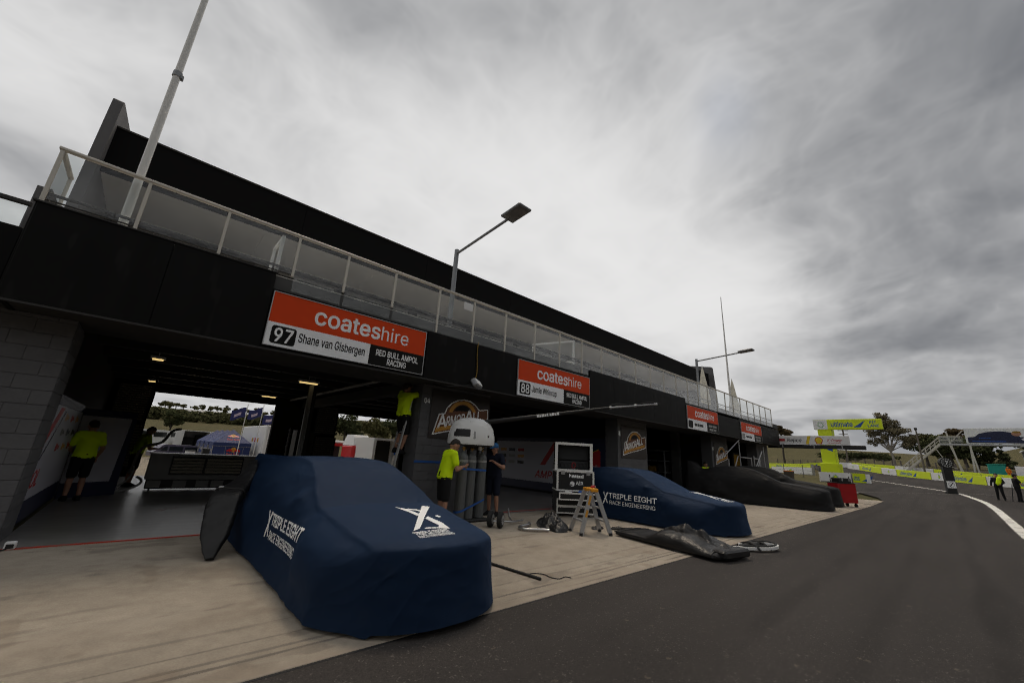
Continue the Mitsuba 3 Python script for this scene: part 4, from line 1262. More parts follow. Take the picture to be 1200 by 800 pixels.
add('slot', on_dome(rrect(-.40, -.02, .17, .34, .02)), 'black', t)
add('slot', on_dome(sg.Polygon([(.06, .12), (.11, .14), (.10, .30), (.06, .30)])), 'grey_text', t)
add('port', on_dome(sg.Point(.36, .42).buffer(.03)), 'black', t)
add('port', on_dome(sg.Point(.40, .20).buffer(.022)), 'black', t)
for a in (-.05, .0):
    add('port', on_dome(sg.Point(a, .52).buffer(.008)), 'black', t)
add('base_ring', mv(cat_([trimesh.creation.revolve(np.array([(.0, -.03), (.50, -.03), (.53, 0.0), (0, 0.0)]), sections=40)]), (0, 0, 0)).apply_transform(np.diag([1, .62, 1, 1])).apply_transform(trimesh.transformations.rotation_matrix(math.radians(hyaw), (0, 0, 1))).apply_translation((HX, HY, HZ)), 'steel_dark', t)
add('manifold', [tube(curve([(5.6, 7.7, 1.6), (5.7, 7.62, 1.66), (5.83, 7.7, 1.60)]), .018), tube(curve([(5.83, 7.7, 1.62), (6.0, 7.6, 1.68), (6.17, 7.74, 1.62)]), .018), cbox(5.66, 6.3, 7.72, 7.82, 1.55, 1.65, .02)], 'steel_dark', t)
add('gauge', [tube([(6.0, 7.60, 1.60), (6.0, 7.64, 1.60)], .05, 14)], 'white', t)
# the long boom
bo = thing('air_hose_boom', 'long dark air-hose boom reaching out from the white pump head across the second garage', 'boom')
p0, p1, p2 = np.array((5.86, 7.62, 2.17)), np.array((8.35, 5.6, 2.74)), np.array((9.25, 4.9, 2.90))
add('arm', tube([p0, lerp(p0, p1, .5), p1], [.060, .045, .030], 12), 'black', bo, smooth=40)
add('arm_tip', tube([p1, lerp(p1, p2, .5), p2], [.024, .020, .014], 8), 'alu_grey', bo, smooth=40)
add('hose', [tube(curve([p1 + [0, 0, .05], lerp(p1, p2, .25) + [0, 0, .07], lerp(p1, p2, .5) + [0, 0, .02], lerp(p1, p2, .8) + [0, 0, .05], p2 + [0.05, -.04, .03], p2 + [.12, -.1, .0]]), .012, 6)], 'steel_dark', bo)
add('coupling', [tube([lerp(p1, p2, k), lerp(p1, p2, k + .05)], .038, 10) for k in (0, .55)] + [tube([p2, p2 + [.06, -.05, .01]], .03, 8)], 'steel', bo)
d = (p1 - p0) / np.linalg.norm(p1 - p0)
mm = text2('RAPID BOOM', 0, .60, -.035, .07)
mk = sg.MultiPolygon([sg.box(.0 + i * .062, -.03, .0 + i * .062 + (.05 if i != 4 else .03), .035 - .018 * (i % 2)) for i in range(9)])
V_ = np.cross(np.cross(d, (0, 0, 1)), d); V_ /= np.linalg.norm(V_)
add('lettering', onto(shape(mk, .003), lerp(p0, p1, .44) + np.cross(d, V_) * .053, d, V_), 'text_white', bo)

# floodlight and cable on the fascia
t = thing('floodlight', 'grey floodlight hanging below the fascia above the pump head', 'lamp')
add('head', mv(cbox(-.20, .20, -.07, .05, -.10, .10, .03), (5.60, 7.45, 3.06), yaw=28, pitch=-.55, roll=-.25), 'galv', t)
add('glass', mv(cbox(-.17, .17, -.078, -.069, -.08, .08, .003), (5.60, 7.45, 3.06), yaw=28, pitch=-.55, roll=-.25), 'white', t)
add('bracket', [beam((5.60, 7.5, 3.06), (5.70, 7.80, 3.18), .04), tube(curve([(5.58, 7.5, 3.05), (5.3, 7.55, 2.98), (5.05, 7.8, 2.96), (4.95, 8.3, 3.04)]), .012, 6)], 'black', t)
t = thing('cable', 'thin tan cable hanging down the fascia above the floodlight', 'cable')
add('cord', tube(curve([(5.82, 7.78, 4.2), (5.80, 7.775, 3.9), (5.83, 7.775, 3.6), (5.80, 7.77, 3.25), (5.72, 7.77, 3.12)]), .010, 6), 'ochre', t)

# ---------------------------------------------------------------- equipment case
CW, CD = 1.02, .62
CA = -38.0
C0 = np.array((8.55, 7.42, 0))
cw = lambda m: mv(m, C0, CA)     # local x along the front, local -y the front side, origin at the front left foot
t = thing('equipment_case', 'black flight case with aluminium edges, drawers and its lid standing open', 'case')
AL = 'case_trim'


def edges(x0, x1, y0, y1, z0, z1, w=.040):
    o = []
    for z in (z0, z1):
        o += [box(x0 - .004, x1 + .004, y0 - .006, y0 + w, z - w / 2, z + w / 2), box(x0 - .006, x0 + w, y0 + w, y1, z - w / 2, z + w / 2), box(x1 - w, x1 + .006, y0 + w, y1, z - w / 2, z + w / 2)]
    for x in (x0, x1):
        o.append(box(x - .006 if x == x0 else x - w, x + w if x == x0 else x + .006, y0 - .0055, y0 + w, z0 + w / 2, z1 - w / 2))
    return o


add('body', cw(cbox(0, CW, 0, CD, .10, 1.15, .004)), 'black', t)
add('edge_trim', [cw(q) for q in edges(0, CW, 0, CD, .66, 1.15)], AL, t)
for z0, z1, o in ((.10, .26, 0), (.28, .44, 0), (.46, .62, -.30)):
    dk = add('drawer', [cw(q) for q in ([cbox(.03, CW - .03, o - .03, o + .0, z0, z1, .004)] if o == 0 else [cbox(.03, CW - .03, o - .03, o - .01, z0, z1, .003), box(.03, .05, o - .01, .0, z0, z1), box(CW - .05, CW - .03, o - .01, 0, z0, z1), box(.05, CW - .05, o - .01, 0, z0, z0 + .01)])], 'black', t)
    add('drawer_trim', [cw(q) for q in (box(.0, CW, o - .036, o - .012, z1 - .022, z1 + .016), box(.0, CW, o - .036, o - .012, z0 - .014, z0 + .018), box(.0, .032, o - .0345, o - .012, z0 + .012, z1 - .012), box(CW - .032, CW, o - .0345, o - .012, z0 + .012, z1 - .012))], AL, dk)
    if o:
        add('rag', [cw(q) for q in (tm(hull(((.22, o + .1, z1 - .01), .05), ((.34, o + .1, z1 - .02), .05))),)], 'white', dk)
        add('rag', [cw(tm(hull(((.58, o + .1, z1 + .02), .05), ((.72, o + .12, z1 - .02), .05))))], 'print_blue', dk)
for x in (.16, CW - .16):
    add('latch', cw(cbox(x - .055, x + .055, -.022, -.004, 1.06, 1.165, .008)), 'alu_grey', t)
add('lettering', cw(onto(shape(sg.MultiPolygon([sg.Polygon([(.33, .985), (.33, 1.09), (.39, 1.06)]), sg.box(.40, .99, .46, 1.06), sg.box(.47, .99, .53, 1.06), sg.box(.54, .99, .58, 1.06), sg.box(.59, .99, .64, 1.055), sg.box(.65, .99, .69, 1.055), sg.box(.70, .99, .73, 1.08)]), .003), (0, -.001, 0), (1, 0, 0), (0, 0, 1))), 'text_white', t)
add('emblem', cw(onto(shape(sg.Point(.42, .83).buffer(.065).difference(sg.Polygon([(.36, .79), (.44, .79), (.42, .825), (.36, .82)])), .003), (0, -.001, 0), (1, 0, 0), (0, 0, 1))), 'text_white', t)
add('lettering', cw(onto(text2('AIR', .52, .72, .815, .085), (0, -.001, 0), (1, 0, 0), (0, 0, 1))), 'text_white', t)
# lid: hinged at the rear top edge, standing up
lid = add('lid', [cw(q) for q in (cbox(0.02, CW + .02, CD - .02, CD + .02, 1.18, 1.90, .004), box(.02, .05, CD - .30, CD - .02, 1.18, 1.90), box(CW - .01, CW + .02, CD - .30, CD - .02, 1.18, 1.90), box(.05, CW - .01, CD - .30, CD - .02, 1.87, 1.90))], 'black', t)
add('lid_trim', [cw(q) for q in (box(-.01, .07, CD - .325, CD - .30, 1.16, 1.92), box(CW - .03, CW + .05, CD - .325, CD - .30, 1.16, 1.92), box(.07, CW - .03, CD - .325, CD - .30, 1.85, 1.92), box(.07, CW - .03, CD - .325, CD - .30, 1.16, 1.20))], AL, lid)
add('foam', [cw(q) for q in (cbox(.06, CW - .02, CD - .10, CD - .025, 1.44, 1.86, .02), cbox(.06, CW - .02, CD - .14, CD - .025, 1.19, 1.42, .02))], 'foam', lid)
for i in range(8):
    x = .13 + i * .108
    rr = tube([(x + .05 * math.cos(a), CD - .15, 1.305 + .075 * math.sin(a)) for a in np.linspace(0, 2 * np.pi, 17)], .010, 6, False)
    add('ring', cw(rr), 'banner_red' if i == 4 else 'black_gloss', lid)
for x in (.12, CW - .12):
    for y in (.1, CD - .1):
        add('castor', cw(cat_([tube([(x - .02, y, .045), (x + .02, y, .045)], .045, 14), box(x - .03, x + .03, y - .03, y + .03, .085, .10)])), 'rubber', t)

# ---------------------------------------------------------------- step ladder (open double-sided trestle)
t = thing('step_ladder', 'small silver step ladder with an orange top cap, open on the concrete', 'ladder')
A0, A1, B0, B1 = np.array((6.99, 5.39, .02)), np.array((7.22, 5.86, .02)), np.array((7.60, 5.10, .02)), np.array((7.80, 5.52, .02))
cc = (A0 + A1 + B0 + B1) / 4
tp = lambda p, q: np.array([*(lerp(p, q, .5)[:2]), .86])
tA0, tA1 = cc + (A0 - A1) * .27 + (A0 - B0) * .09, cc + (A1 - A0) * .27 + (A0 - B0) * .09
tB0, tB1 = cc + (A0 - A1) * .27 - (A0 - B0) * .09, cc + (A1 - A0) * .27 - (A0 - B0) * .09
for q in (tA0, tA1, tB0, tB1):
    q[2] = .85
for a, b in ((A0, tA0), (A1, tA1), (B0, tB0), (B1, tB1)):
    add('rail', beam(a, b, .085, .032, upv=A1 - A0), 'alu_grey', t)
    add('foot', mv(cbox(-.045, .045, -.03, .03, -.02, .04, .008), a + [0, 0, 0.0], 20), 'rubber', t)
for k in (.30, .60):
    add('step', beam(lerp(A0, tA0, k), lerp(A1, tA1, k), .085, .03), 'alu_grey', t)
    add('step', beam(lerp(B0, tB0, k), lerp(B1, tB1, k), .085, .03), 'alu_grey', t)
add('spreader', [beam(lerp(A0, tA0, .38), lerp(B0, tB0, .38), .025, .006), beam(lerp(A1, tA1, .38), lerp(B1, tB1, .38), .025, .006)], 'alu_grey', t)
ang = math.degrees(math.atan2((A1 - A0)[1], (A1 - A0)[0]))
add('top_cap', mv(cbox(-.20, .20, -.085, .085, -.035, .035, .012), (cc[0], cc[1], .872), ang), 'yellow_ladder', t)
add('warning_label', [beam(lerp(A0, tA0, a) + [-.0, -.018, .0], lerp(A0, tA0, b) + [-.0, -.018, .0], .05, .004, upv=A1 - A0) for a, b in ((.68, .90), (.40, .56))], 'logo_gold', t)
t = thing('red_tool', 'small red and black tool lying on top of the step ladder', 'tool')
add('body', tm(hull(((cc[0] + .02, cc[1] - .02, .93), .028), ((cc[0] + .12, cc[1] - .02, .935), .022))), 'banner_red', t)
add('grip', tm(hull(((cc[0] + .10, cc[1] + .02, .925), .018), ((cc[0] + .17, cc[1], .928), .018))), 'white', t)

# ---------------------------------------------------------------- leaning ladder by the pillar
t = thing('leaning_ladder', 'long silver ladder leaning against the near pillar under the worker', 'ladder')
for s_ in (-.19, .19):
    add('rail', beam((4.30 + s_ * .3, 8.95 + s_, .02), (4.76 + s_ * .1, 9.05 + s_, 2.75), .07, .03), 'alu_grey', t)
for i in range(9):
    k = .08 + i * .10
    a, b = lerp((4.243, 8.76, .02), (4.741, 8.86, 2.75), k), lerp((4.357, 9.14, .02), (4.779, 9.24, 2.75), k)
    add('rung', tube([a, b], .015, 8), 'alu_grey', t)

# ---------------------------------------------------------------- small things on the apron
t = thing('wheel_dolly', 'small jack handle with two spoked wheels and chromed bars lying on the concrete', 'trolley jack')
for x, y in ((5.88, 6.93), (6.00, 6.75)):
    ax = np.array((.55, -.83, 0)); ax /= np.linalg.norm(ax)
    c = np.array((x, y, .165))
    w = add('wheel', tube([c - ax * .05, c - ax * .035, c + ax * .035, c + ax * .05], [.13, .16, .16, .13], 28), 'rubber', t, smooth=40)
    add('rim', [tube([c - ax * .052, c + ax * .054], .095, 20)], 'alu_grey', w)
    add('hub', [tube([c - ax * .056, c + ax * .06], .028, 12)], 'steel_dark', w)
add('bar', [tube([(5.9, 6.9, .13), (6.05, 6.75, .13)], .016), tube([(6.0, 6.86, .13), (6.5, 6.92, .07), (6.95, 7.05, .06)], .022), tube([(6.5, 6.92, .08), (6.75, 7.3, .10), (6.9, 7.5, .25)], .016)], 'steel', t)
add('bent_pipe', tube(curve([(6.85, 6.75, .05), (6.5, 6.55, .05), (6.25, 6.42, .05), (6.22, 6.3, .05), (6.4, 6.1, .05), (6.62, 5.92, .05)], 4), .032, 10), 'steel', t, smooth=50)
t = thing('black_pole', 'straight black pole lying beside the nearest covered car', 'pole')
add('shaft', tube([(3.95, 5.30, .024), (4.10, 3.79, .024)], .018, 10), 'black', t)
t = thing('thin_cord', 'thin black cord trailing from the end of the black pole', 'cord')
add('cord', tube(curve([(4.10, 4.0, .012), (4.22, 4.05, .012), (4.32, 3.93, .012), (4.30, 3.78, .012), (4.36, 3.70, .012), (4.46, 3.72, .012), (4.52, 3.64, .012)]), .006, 6), 'rubber', t)


def heap(name, lab, cat, cx, cy, lx, ly, hz, yaw, seed, mat, n=46, sharp=1.0, parent=None):
    t = parent or thing(name, lab, cat)
    u = np.linspace(-1, 1, n); X, Y = np.meshgrid(u, u, indexing='ij')
    a = np.arctan2(Y, X); r = np.hypot(X, Y)
    edge = 1.0 + .30 * (meshkit.fbm(np.stack([np.cos(a) * 1.6 + seed, np.sin(a) * 1.6, 0 * a], -1), 3, seed) - .5) * 2
    m = np.maximum(np.abs(X), np.abs(Y)); k = np.where(r > 0, m / np.maximum(r, 1e-6), 1)
    X2, Y2 = X * k * edge, Y * k * edge
    P = np.stack([X2 * 1.7 + seed, Y2 * 1.7, 0 * X], -1)
    f = meshkit.fbm(P * 1.5, 4, seed)
    fold = np.abs(meshkit.fbm(P * 1.1 + 4, 3, seed + 3) - .5) * 2
    Z = hz * np.clip(1 - m, 0, 1) ** .55 * (.35 + .9 * f - .45 * fold * sharp) + .004
    V = np.stack([X2 * lx, Y2 * ly, np.maximum(Z, .004)], -1).reshape(-1, 3)
    V[np.isclose(m.ravel(), 1), 2] = 0.001
    i = np.arange(n * n).reshape(n, n)
    F = np.stack([i[:-1, :-1], i[1:, :-1], i[1:, 1:], i[:-1, 1:]], -1).reshape(-1, 4)
    mm = mv(trimesh.Trimesh(V, np.vstack([F[:, [0, 1, 2]], F[:, [0, 2, 3]]]), process=False), (cx, cy, .008), yaw)
    add('cloth', mm, mat, t, smooth=True)
    return t


heap('plastic_sheet', 'crumpled black plastic sheet in front of the equipment case', 'sheet', 7.15, 6.35, .62, .34, .34, 62, 4, 'sheeting')
heap('tool_roll', 'small dark crumpled cloth beside the step ladder', 'cloth', 8.05, 5.75, .22, .12, .10, 10, 9, 'sheeting', 20)
t = thing('small_part', 'small metal fitting lying on the concrete right of the step ladder', 'tool')
add('bar', [tube([(8.15, 5.55, .03), (8.75, 5.30, .03)], .022), tube([(8.4, 5.6, .03), (8.5, 5.3, .05)], .018)], 'steel_dark', t)
add('nut', tube([(8.55, 5.52, .02), (8.55, 5.52, .06)], .04, 8), 'steel', t)

# covered body panel lying across the kerb edge: a long flat bag with a hump in the middle
t = thing('humped_bag', 'flat black padded bag with a humped middle lying over the edge of the asphalt', 'bag')


def padded(W, D, hfun, n=60, k=30, r=.06, seed=3):
    V = []
    for i in range(n):
        u = i / (n - 1)
        for j in range(k):
            a = 2 * np.pi * j / k
            ca_, sa_ = math.cos(a), math.sin(a)
            e = 2.0 / 4.0
            yy = np.sign(ca_) * abs(ca_) ** e; zz = np.sign(sa_) * abs(sa_) ** (2 / 2.6)
            w, h, yo = hfun(u)
            V.append((W * (u - .5), yo + D * w * yy, (h * max(zz, 0)) + .05 + .045 * min(zz, 0)))
    V = np.array(V)
    V += .03 * (meshkit.fbm(V * [5, 5, 5] + seed, 4, seed)[:, None] - .5) * [0.3, .6, 1.4] * (V[:, 2:] > .06)
    F = []
    for i in range(n - 1):
        for j in range(k):
            p, q = i * k + j, i * k + (j + 1) % k
            F += [(p, q, q + k), (p, q + k, p + k)]
    V = np.vstack([V, V[:k].mean(0), V[-k:].mean(0)])
    for j in range(k):
        F += [(n * k, (j + 1) % k, j), (n * k + 1, (n - 1) * k + j, (n - 1) * k + (j + 1) % k)]
    return trimesh.Trimesh(V, F, process=False)


def hp_(u):
    hump = math.exp(-((u - .60) / .21) ** 4)
    end = min(1, (u / .04) ** .5 if u < .04 else 1, ((1 - u) / .05) ** .5 if u > .95 else 1)
    return .5 * max(end, .05), (.065 + .17 * hump + .03 * math.exp(-((u - .85) / .1) ** 2)) * max(end, .1), 0


ang = math.degrees(math.atan2(2.80 - 5.05, 7.80 - 8.20))
pb = padded(2.35, .98, hp_)
m = mv(pb, (7.98, 3.92, .012), ang)
add('bag', m, 'bag', t, smooth=60)
add('piping', [tube([mv(trimesh.Trimesh([(x, s_ * .47, .085)], [(0, 0, 0)], process=False), (7.98, 3.92, .012), ang).vertices[0] for x in np.linspace(-1.1, 1.12, 14)], .012, 6) for s_ in (-1, 1)], 'black', t)
hc = mv(trimesh.Trimesh([(.26, .06, 0)], [(0, 0, 0)], process=False), (7.98, 3.92, .012), ang).vertices[0]
heap('cloth', '', '', hc[0], hc[1], .80, .50, .50, ang, 14, 'bag', 64, .9, parent=t)
add('flap', mv(cbox(.95, 1.20, -.36, .40, .03, .16, .03), (7.98, 3.92, .012), ang), 'bag', t)
for x, hz in ((-.95, .11), (1.02, .13)):
    add('strap', tube([mv(trimesh.Trimesh([(x, y, z)], [(0, 0, 0)], process=False), (7.98, 3.92, .012), ang).vertices[0] for y, z in ((-.49, .08), (-.40, hz), (0, hz + .03), (.40, hz), (.49, .08))], .012, 6), 'black', t)
# white and black moulding lying on the asphalt
t = thing('bumper_trim', 'white and black plastic bumper trim lying on the asphalt', 'car part')
path = curve([(8.70, 3.12, .05), (9.05, 2.82, .06), (9.40, 2.66, .07), (9.62, 2.70, .08), (9.66, 2.86, .08), (9.45, 3.02, .07), (9.10, 3.18, .06)])
add('lip', [beam(path[i], path[i + 1] + (path[i + 1] - path[i]) * .15, .09, .05) for i in range(len(path) - 1)], 'white_gloss', t)
add('insert', tm(hull(((8.85, 3.05, .07), .04), ((9.4, 2.85, .09), .05), ((9.3, 3.0, .08), .04))), 'black', t)
add('strip', [beam(path[i] + [0, 0, .035], path[i + 1] + [0, 0, .035], .03, .03) for i in range(4, len(path) - 4)], 'black', t)
add('strap', tube(curve([(8.98, 2.76, .03), (9.0, 2.84, .10), (9.1, 3.05, .12), (9.15, 3.22, .03)]), .02, 6), 'black', t)
add('strap', tube(curve([(9.25, 2.66, .03), (9.27, 2.76, .11), (9.35, 2.98, .12), (9.38, 3.12, .03)]), .02, 6), 'black', t)

# tall bag leaning on the left of the nearest car
t = thing('padded_bag', 'tall black padded bag with a buckle leaning beside the nearest car', 'bag')


def bag(u):
    return None


pts = [(.995, 6.56, .03), (1.02, 6.74, .24), (1.06, 6.98, .50), (1.09, 7.10, .66), (1.25, 7.35, .80), (1.42, 7.62, 1.02), (1.47, 7.80, 1.16)]
wid = [.05, .16, .19, .20, .15, .10, .05]
thk = [.03, .065, .075, .085, .07, .055, .03]
pc = curve(pts, 6); n = len(pc); s_ = np.linspace(0, 1, n)
W_, H_ = np.interp(s_, np.linspace(0, 1, 7), wid), np.interp(s_, np.linspace(0, 1, 7), thk)
V, F = [], []
k = 24
for i in range(n):
    tg = pc[min(i + 1, n - 1)] - pc[max(i - 1, 0)]; tg /= np.linalg.norm(tg)
    a_ = np.array((.85, -.53, .0)); a_ = a_ - tg * (a_ @ tg); a_ /= np.linalg.norm(a_); b_ = np.cross(tg, a_)
    for j in range(k):
        q = 2 * np.pi * j / k; c_, d_ = math.cos(q), math.sin(q)
        V.append(pc[i] + a_ * np.sign(c_) * abs(c_) ** .55 * W_[i] + b_ * np.sign(d_) * abs(d_) ** .55 * H_[i])
V = np.array(V); V += .016 * (meshkit.fbm(V * 9, 4, 2)[:, None] - .5) * 2
for i in range(n - 1):
    for j in range(k):
        p, q = i * k + j, i * k + (j + 1) % k
        F += [(p, q, q + k), (p, q + k, p + k)]
V = np.vstack([V, V[:k].mean(0), V[-k:].mean(0)])
for j in range(k):
    F += [(n * k, (j + 1) % k, j), (n * k + 1, (n - 1) * k + j, (n - 1) * k + (j + 1) % k)]
add('bag', trimesh.Trimesh(V, F, process=False), 'bag', t, smooth=50)
i = 20
add('strap', tube([V[i * k + j] + (V[i * k + j] - pc[i]) * .06 for j in list(range(k)) + [0]], .014, 6), 'black', t)
add('buckle', tm(hull((V[i * k + 16] * 1.0 + (V[i * k + 16] - pc[i]) * .15, .016), (V[i * k + 17] + (V[i * k + 17] - pc[i]) * .15, .014))), 'alu_grey', t)

# socket box at the left end of the red line
t = thing('socket_box', 'small white and black plug box on the red line at the left edge', 'box')
add('body', cbox(-.93, -.83, 8.22, 8.30, .012, .10, .01), 'white', t)
add('face', cbox(-.915, -.845, 8.212, 8.222, .025, .075, .004), 'black', t)
add('cord', tube(curve([(-.90, 8.2, .03), (-.98, 8.12, .02), (-1.08, 8.14, .02), (-1.2, 8.05, .02)]), .01, 6), 'rubber', t)

# ---------------------------------------------------------------- inside the garage
t = thing('tool_cabinet', 'long grey workshop cabinet with slatted vents below the rear opening', 'cabinet')
X0, X1, Y0 = .36, 2.95, 15.0
add('body', cbox(X0, X1, Y0, Y0 + .6, .30, .97, .01), 'cabinet_grey', t)
add('worktop', cbox(X0 - .03, X1 + .03, Y0 - .03, Y0 + .63, .97, 1.0, .006), 'alu_grey', t)
add('end_panel', [cbox(X0 + .02, X0 + .38, Y0 - .012, Y0, .34, .93, .004)], 'cabinet_grey', t)
for a, b in ((.86, 1.58), (1.64, 2.52)):
    v = add('vent', [box(a - .03, b + .03, Y0 - .02, Y0 - .001, .43, .46), box(a - .03, b + .03, Y0 - .02, Y0 - .001, .90, .93), box(a - .03, a, Y0 - .02, Y0 - .001, .46, .90), box(b, b + .03, Y0 - .02, Y0 - .001, .46, .90), box(a, b, Y0 - .004, Y0 - .001, .46, .90)], 'black', t)
    for i in range(5):
        add('slat', mv(cbox(a, b, -.006, .006, -.032, .032, .003), ((0), Y0 - .014, .51 + i * .085), pitch=-.25), 'louvre', v)
add('base', cbox(X0 + .05, X1 - .1, Y0 + .05, Y0 + .55, .06, .30, .01), 'black', t)
for a in (.42, .98, 1.50, 1.86):
    add('drawer', cbox(a, a + .30, Y0 + .03, Y0 + .05, .09, .28, .006), 'cabinet_grey', t)
for a in (X0 + .15, X1 - .25):
    add('castor', tube([(a - .02, Y0 + .1, .03), (a + .02, Y0 + .1, .03)], .03, 10), 'rubber', t)
t = thing('body_panel', 'dark curved car body panel propped behind the left end of the grey cabinet', 'car part')
pp = [(.02, 15.8, .45), (.08, 15.8, .9), (.20, 15.8, 1.15), (.52, 15.8, 1.28), (.66, 15.85, 1.55), (.86, 15.9, 1.68)]
pc = curve(pp, 5)
add('panel', onto(trimesh.creation.extrude_polygon(sg.LineString(pc[:, [0, 2]]).buffer(.035), .34, engine='earcut'), (0, 15.95, 0), (1, 0, 0), (0, 0, 1)), 'black_gloss', t, smooth=40)
t = thing('hanging_cable', 'thin dark cable hanging beside the left edge of the rear opening', 'cable')
add('cord', [tube(curve([(.02, 18.5, 3.3), (.05, 18.5, 2.4), (.02, 18.5, 1.6), (.10, 18.5, .9)]), .022, 6), tube(curve([(.02, 17.5, 3.5), (-.02, 17.6, 2.6), (-.05, 17.8, 1.7)]), .015, 6)], 'black', t)
t = thing('floor_cable', 'pale loose cables and hoses on the floor behind the angled banner panel', 'cable')
add('hose', [tube(curve([(-.75, 14.2, .05), (-.4, 14.6, .04), (-.15, 15.2, .10), (.05, 15.5, .32), (.08, 15.6, .62)]), .025, 6), tube(curve([(-.3, 14.5, .04), (0, 14.9, .04), (.25, 14.95, .16), (.2, 15.3, .35)]), .03, 6)], 'grey_text', t)
t = thing('dark_locker', 'dark upright locker between the two rear openings', 'cabinet')
add('body', cbox(4.42, 5.05, 17.0, 17.6, .05, 1.95, .01), 'steel_dark', t)
add('door', cbox(4.46, 5.01, 16.985, 17.0, .12, 1.90, .005), 'black', t)
t = thing('chain_hoist', 'white knotted cord hanging beside the dark locker', 'cord')
add('cord', [tube([(4.16 + .012 * math.sin(i * 9), 17.0, 1.0 + i * .05), (4.16 + .012 * math.sin(i * 9 + 9), 17.0, 1.05 + i * .05)], .03 + .012 * math.sin(i * 2.2), 6) for i in range(20)], 'grey_text', t)
# shapes in the dark third bay
for y0_, y1_ in ((10.3, 10.75), (12.6, 12.9)):
    add('pilaster', cbox(21.95, 22.19, y0_, y1_, 0, 3.5, .01), 'slab', B)
t = thing('storage_rack', 'dim steel rack with boxes against the wall of the third bay', 'rack')
for y in (10.9, 12.3, 13.7):
    add('upright', cbox(21.5, 21.56, y, y + .06, 0, 2.2, .005), 'galv', t)
for z in (.4, 1.0, 1.6, 2.15):
    add('shelf', cbox(21.48, 22.15, 10.9, 13.7, z, z + .04, .005), 'galv', t)
for i in range(10):
    y, z = 10.98 + (i % 5) * .55, (.44, 1.04)[i // 5]
    add('carton', cbox(21.6, 22.1, y, y + .42, z, z + .28 + .06 * (i % 3), .01), ['cabinet_grey', 'steel_dark', 'ochre', 'galv'][i % 4], t)
t = thing('workbench', 'dark workbench with boxes inside the third bay', 'bench')
add('top', cbox(15.2, 18.6, 12.9, 13.6, .88, .94, .01), 'steel_dark', t)
for x in (15.3, 18.45):
    add('leg', cbox(x, x + .08, 13.0, 13.5, 0, .88, .01), 'steel_dark', t)
for i, (x, w, h) in enumerate(((15.5, .6, .5), (16.3, .5, .62), (17.0, .8, .45), (18.0, .4, .55))):
    add('bin', cbox(x, x + w, 13.0, 13.5, .94, .94 + h, .02), ['steel_dark', 'cabinet_grey', 'black', 'inner_wall'][i], t)
# fourth bay: racks of bars and an ochre door
t = thing('pipe_rack', 'tangle of silver pit equipment frames standing in the fourth bay', 'rack')
P_ = [((22.5, 8.2, 2.0), (24.2, 7.9, 3.0)), ((24.3, 8.0, 1.2), (24.3, 8.0, 2.95)), ((24.3, 7.95, 2.05), (25.9, 7.95, 2.05)), ((24.3, 7.95, 1.35), (25.9, 7.95, 1.35)), ((25.9, 7.95, .1), (25.9, 7.95, 2.1)), ((26.0, 7.9, 1.3), (27.4, 7.8, 2.5)), ((26.2, 7.9, .1), (26.2, 7.9, 2.2)), ((27.2, 7.9, .1), (27.2, 7.9, 2.1)), ((26.2, 7.9, 2.05), (27.2, 7.9, 2.05)), ((23.4, 8.1, 1.2), (24.0, 8.0, 2.1)), ((22.9, 8.1, .1), (22.9, 8.1, 1.9)), ((28.4, 8.0, .1), (28.4, 8.0, 2.8)), ((26.2, 7.9, 1.0), (27.2, 7.9, 2.0))]
for p, q in P_:
    add('bar', tube([p, q], .028, 8), 'alu_grey', t)
add('tray', [cbox(24.4, 25.9, 7.7, 8.3, 1.28, 1.36, .01)], 'ochre', t)
add('shelf_box', [cbox(24.6 + i * .45, 24.95 + i * .45, 7.8, 8.2, 1.36, 1.62, .02) for i in range(3)], 'steel_dark', t)
t = thing('yellow_door', 'dull yellow door at the far end of the building', 'door')
add('leaf', cbox(28.0, 29.15, 9.6, 9.66, .02, 2.3, .01), 'ochre', t)
add('handle', cbox(28.1, 28.16, 9.55, 9.6, 1.0, 1.15, .01), 'steel', t)
add('frame', [box(27.92, 28.0, 9.58, 9.68, 0, 2.4), box(29.15, 29.23, 9.58, 9.68, 0, 2.4), box(28.0, 29.15, 9.58, 9.68, 2.3, 2.4)], 'steel_dark', t)

# ---------------------------------------------------------------- far end of the pit lane
t = thing('tool_cart', 'red tool cart on castors with a black bin on top, beside the black covered car', 'cart')
TC = (25.55, 4.02); TY = -28
tw_ = lambda m: mv(m, (TC[0], TC[1], 0), TY)
add('body', tw_(cbox(-.55, .55, -.26, .26, .17, 1.05, .015)), 'cart_red', t)
for i, z in enumerate((.22, .42, .62, .78, .90)):
    hgt = (.18, .18, .14, .10, .12)[i]
    dk = add('drawer', tw_(cbox(.552, .566, -.235, .235, z, z + hgt, .004)), 'cart_red', t)
    add('handle', tw_(cbox(.566, .585, -.2, .2, z + hgt - .035, z + hgt - .015, .004)), 'alu_grey', dk)
add('top_tray', tw_(cbox(-.56, .56, -.27, .27, 1.05, 1.08, .008)), 'black', t)
for x in (-.45, .45):
    for y in (-.2, .2):
        add('castor', tw_(cat_([tube([(x - .025, y, .075), (x + .025, y, .075)], .075, 14), box(x - .03, x + .03, y - .02, y + .02, .10, .17)])), 'rubber', t)
b = thing('black_crate', 'black crate with white handles on top of the red tool cart', 'crate')
add('body', tw_(cbox(-.34, .40, -.20, .20, 1.082, 1.30, .02)), 'black', b)
add('handle', [tw_(cbox(a, a + .07, -.215, -.20, 1.16, 1.27, .01)) for a in (-.2, .22)], 'grey_text', b)
k = thing('stick', 'thin upright tools standing in the red tool cart', 'tool')
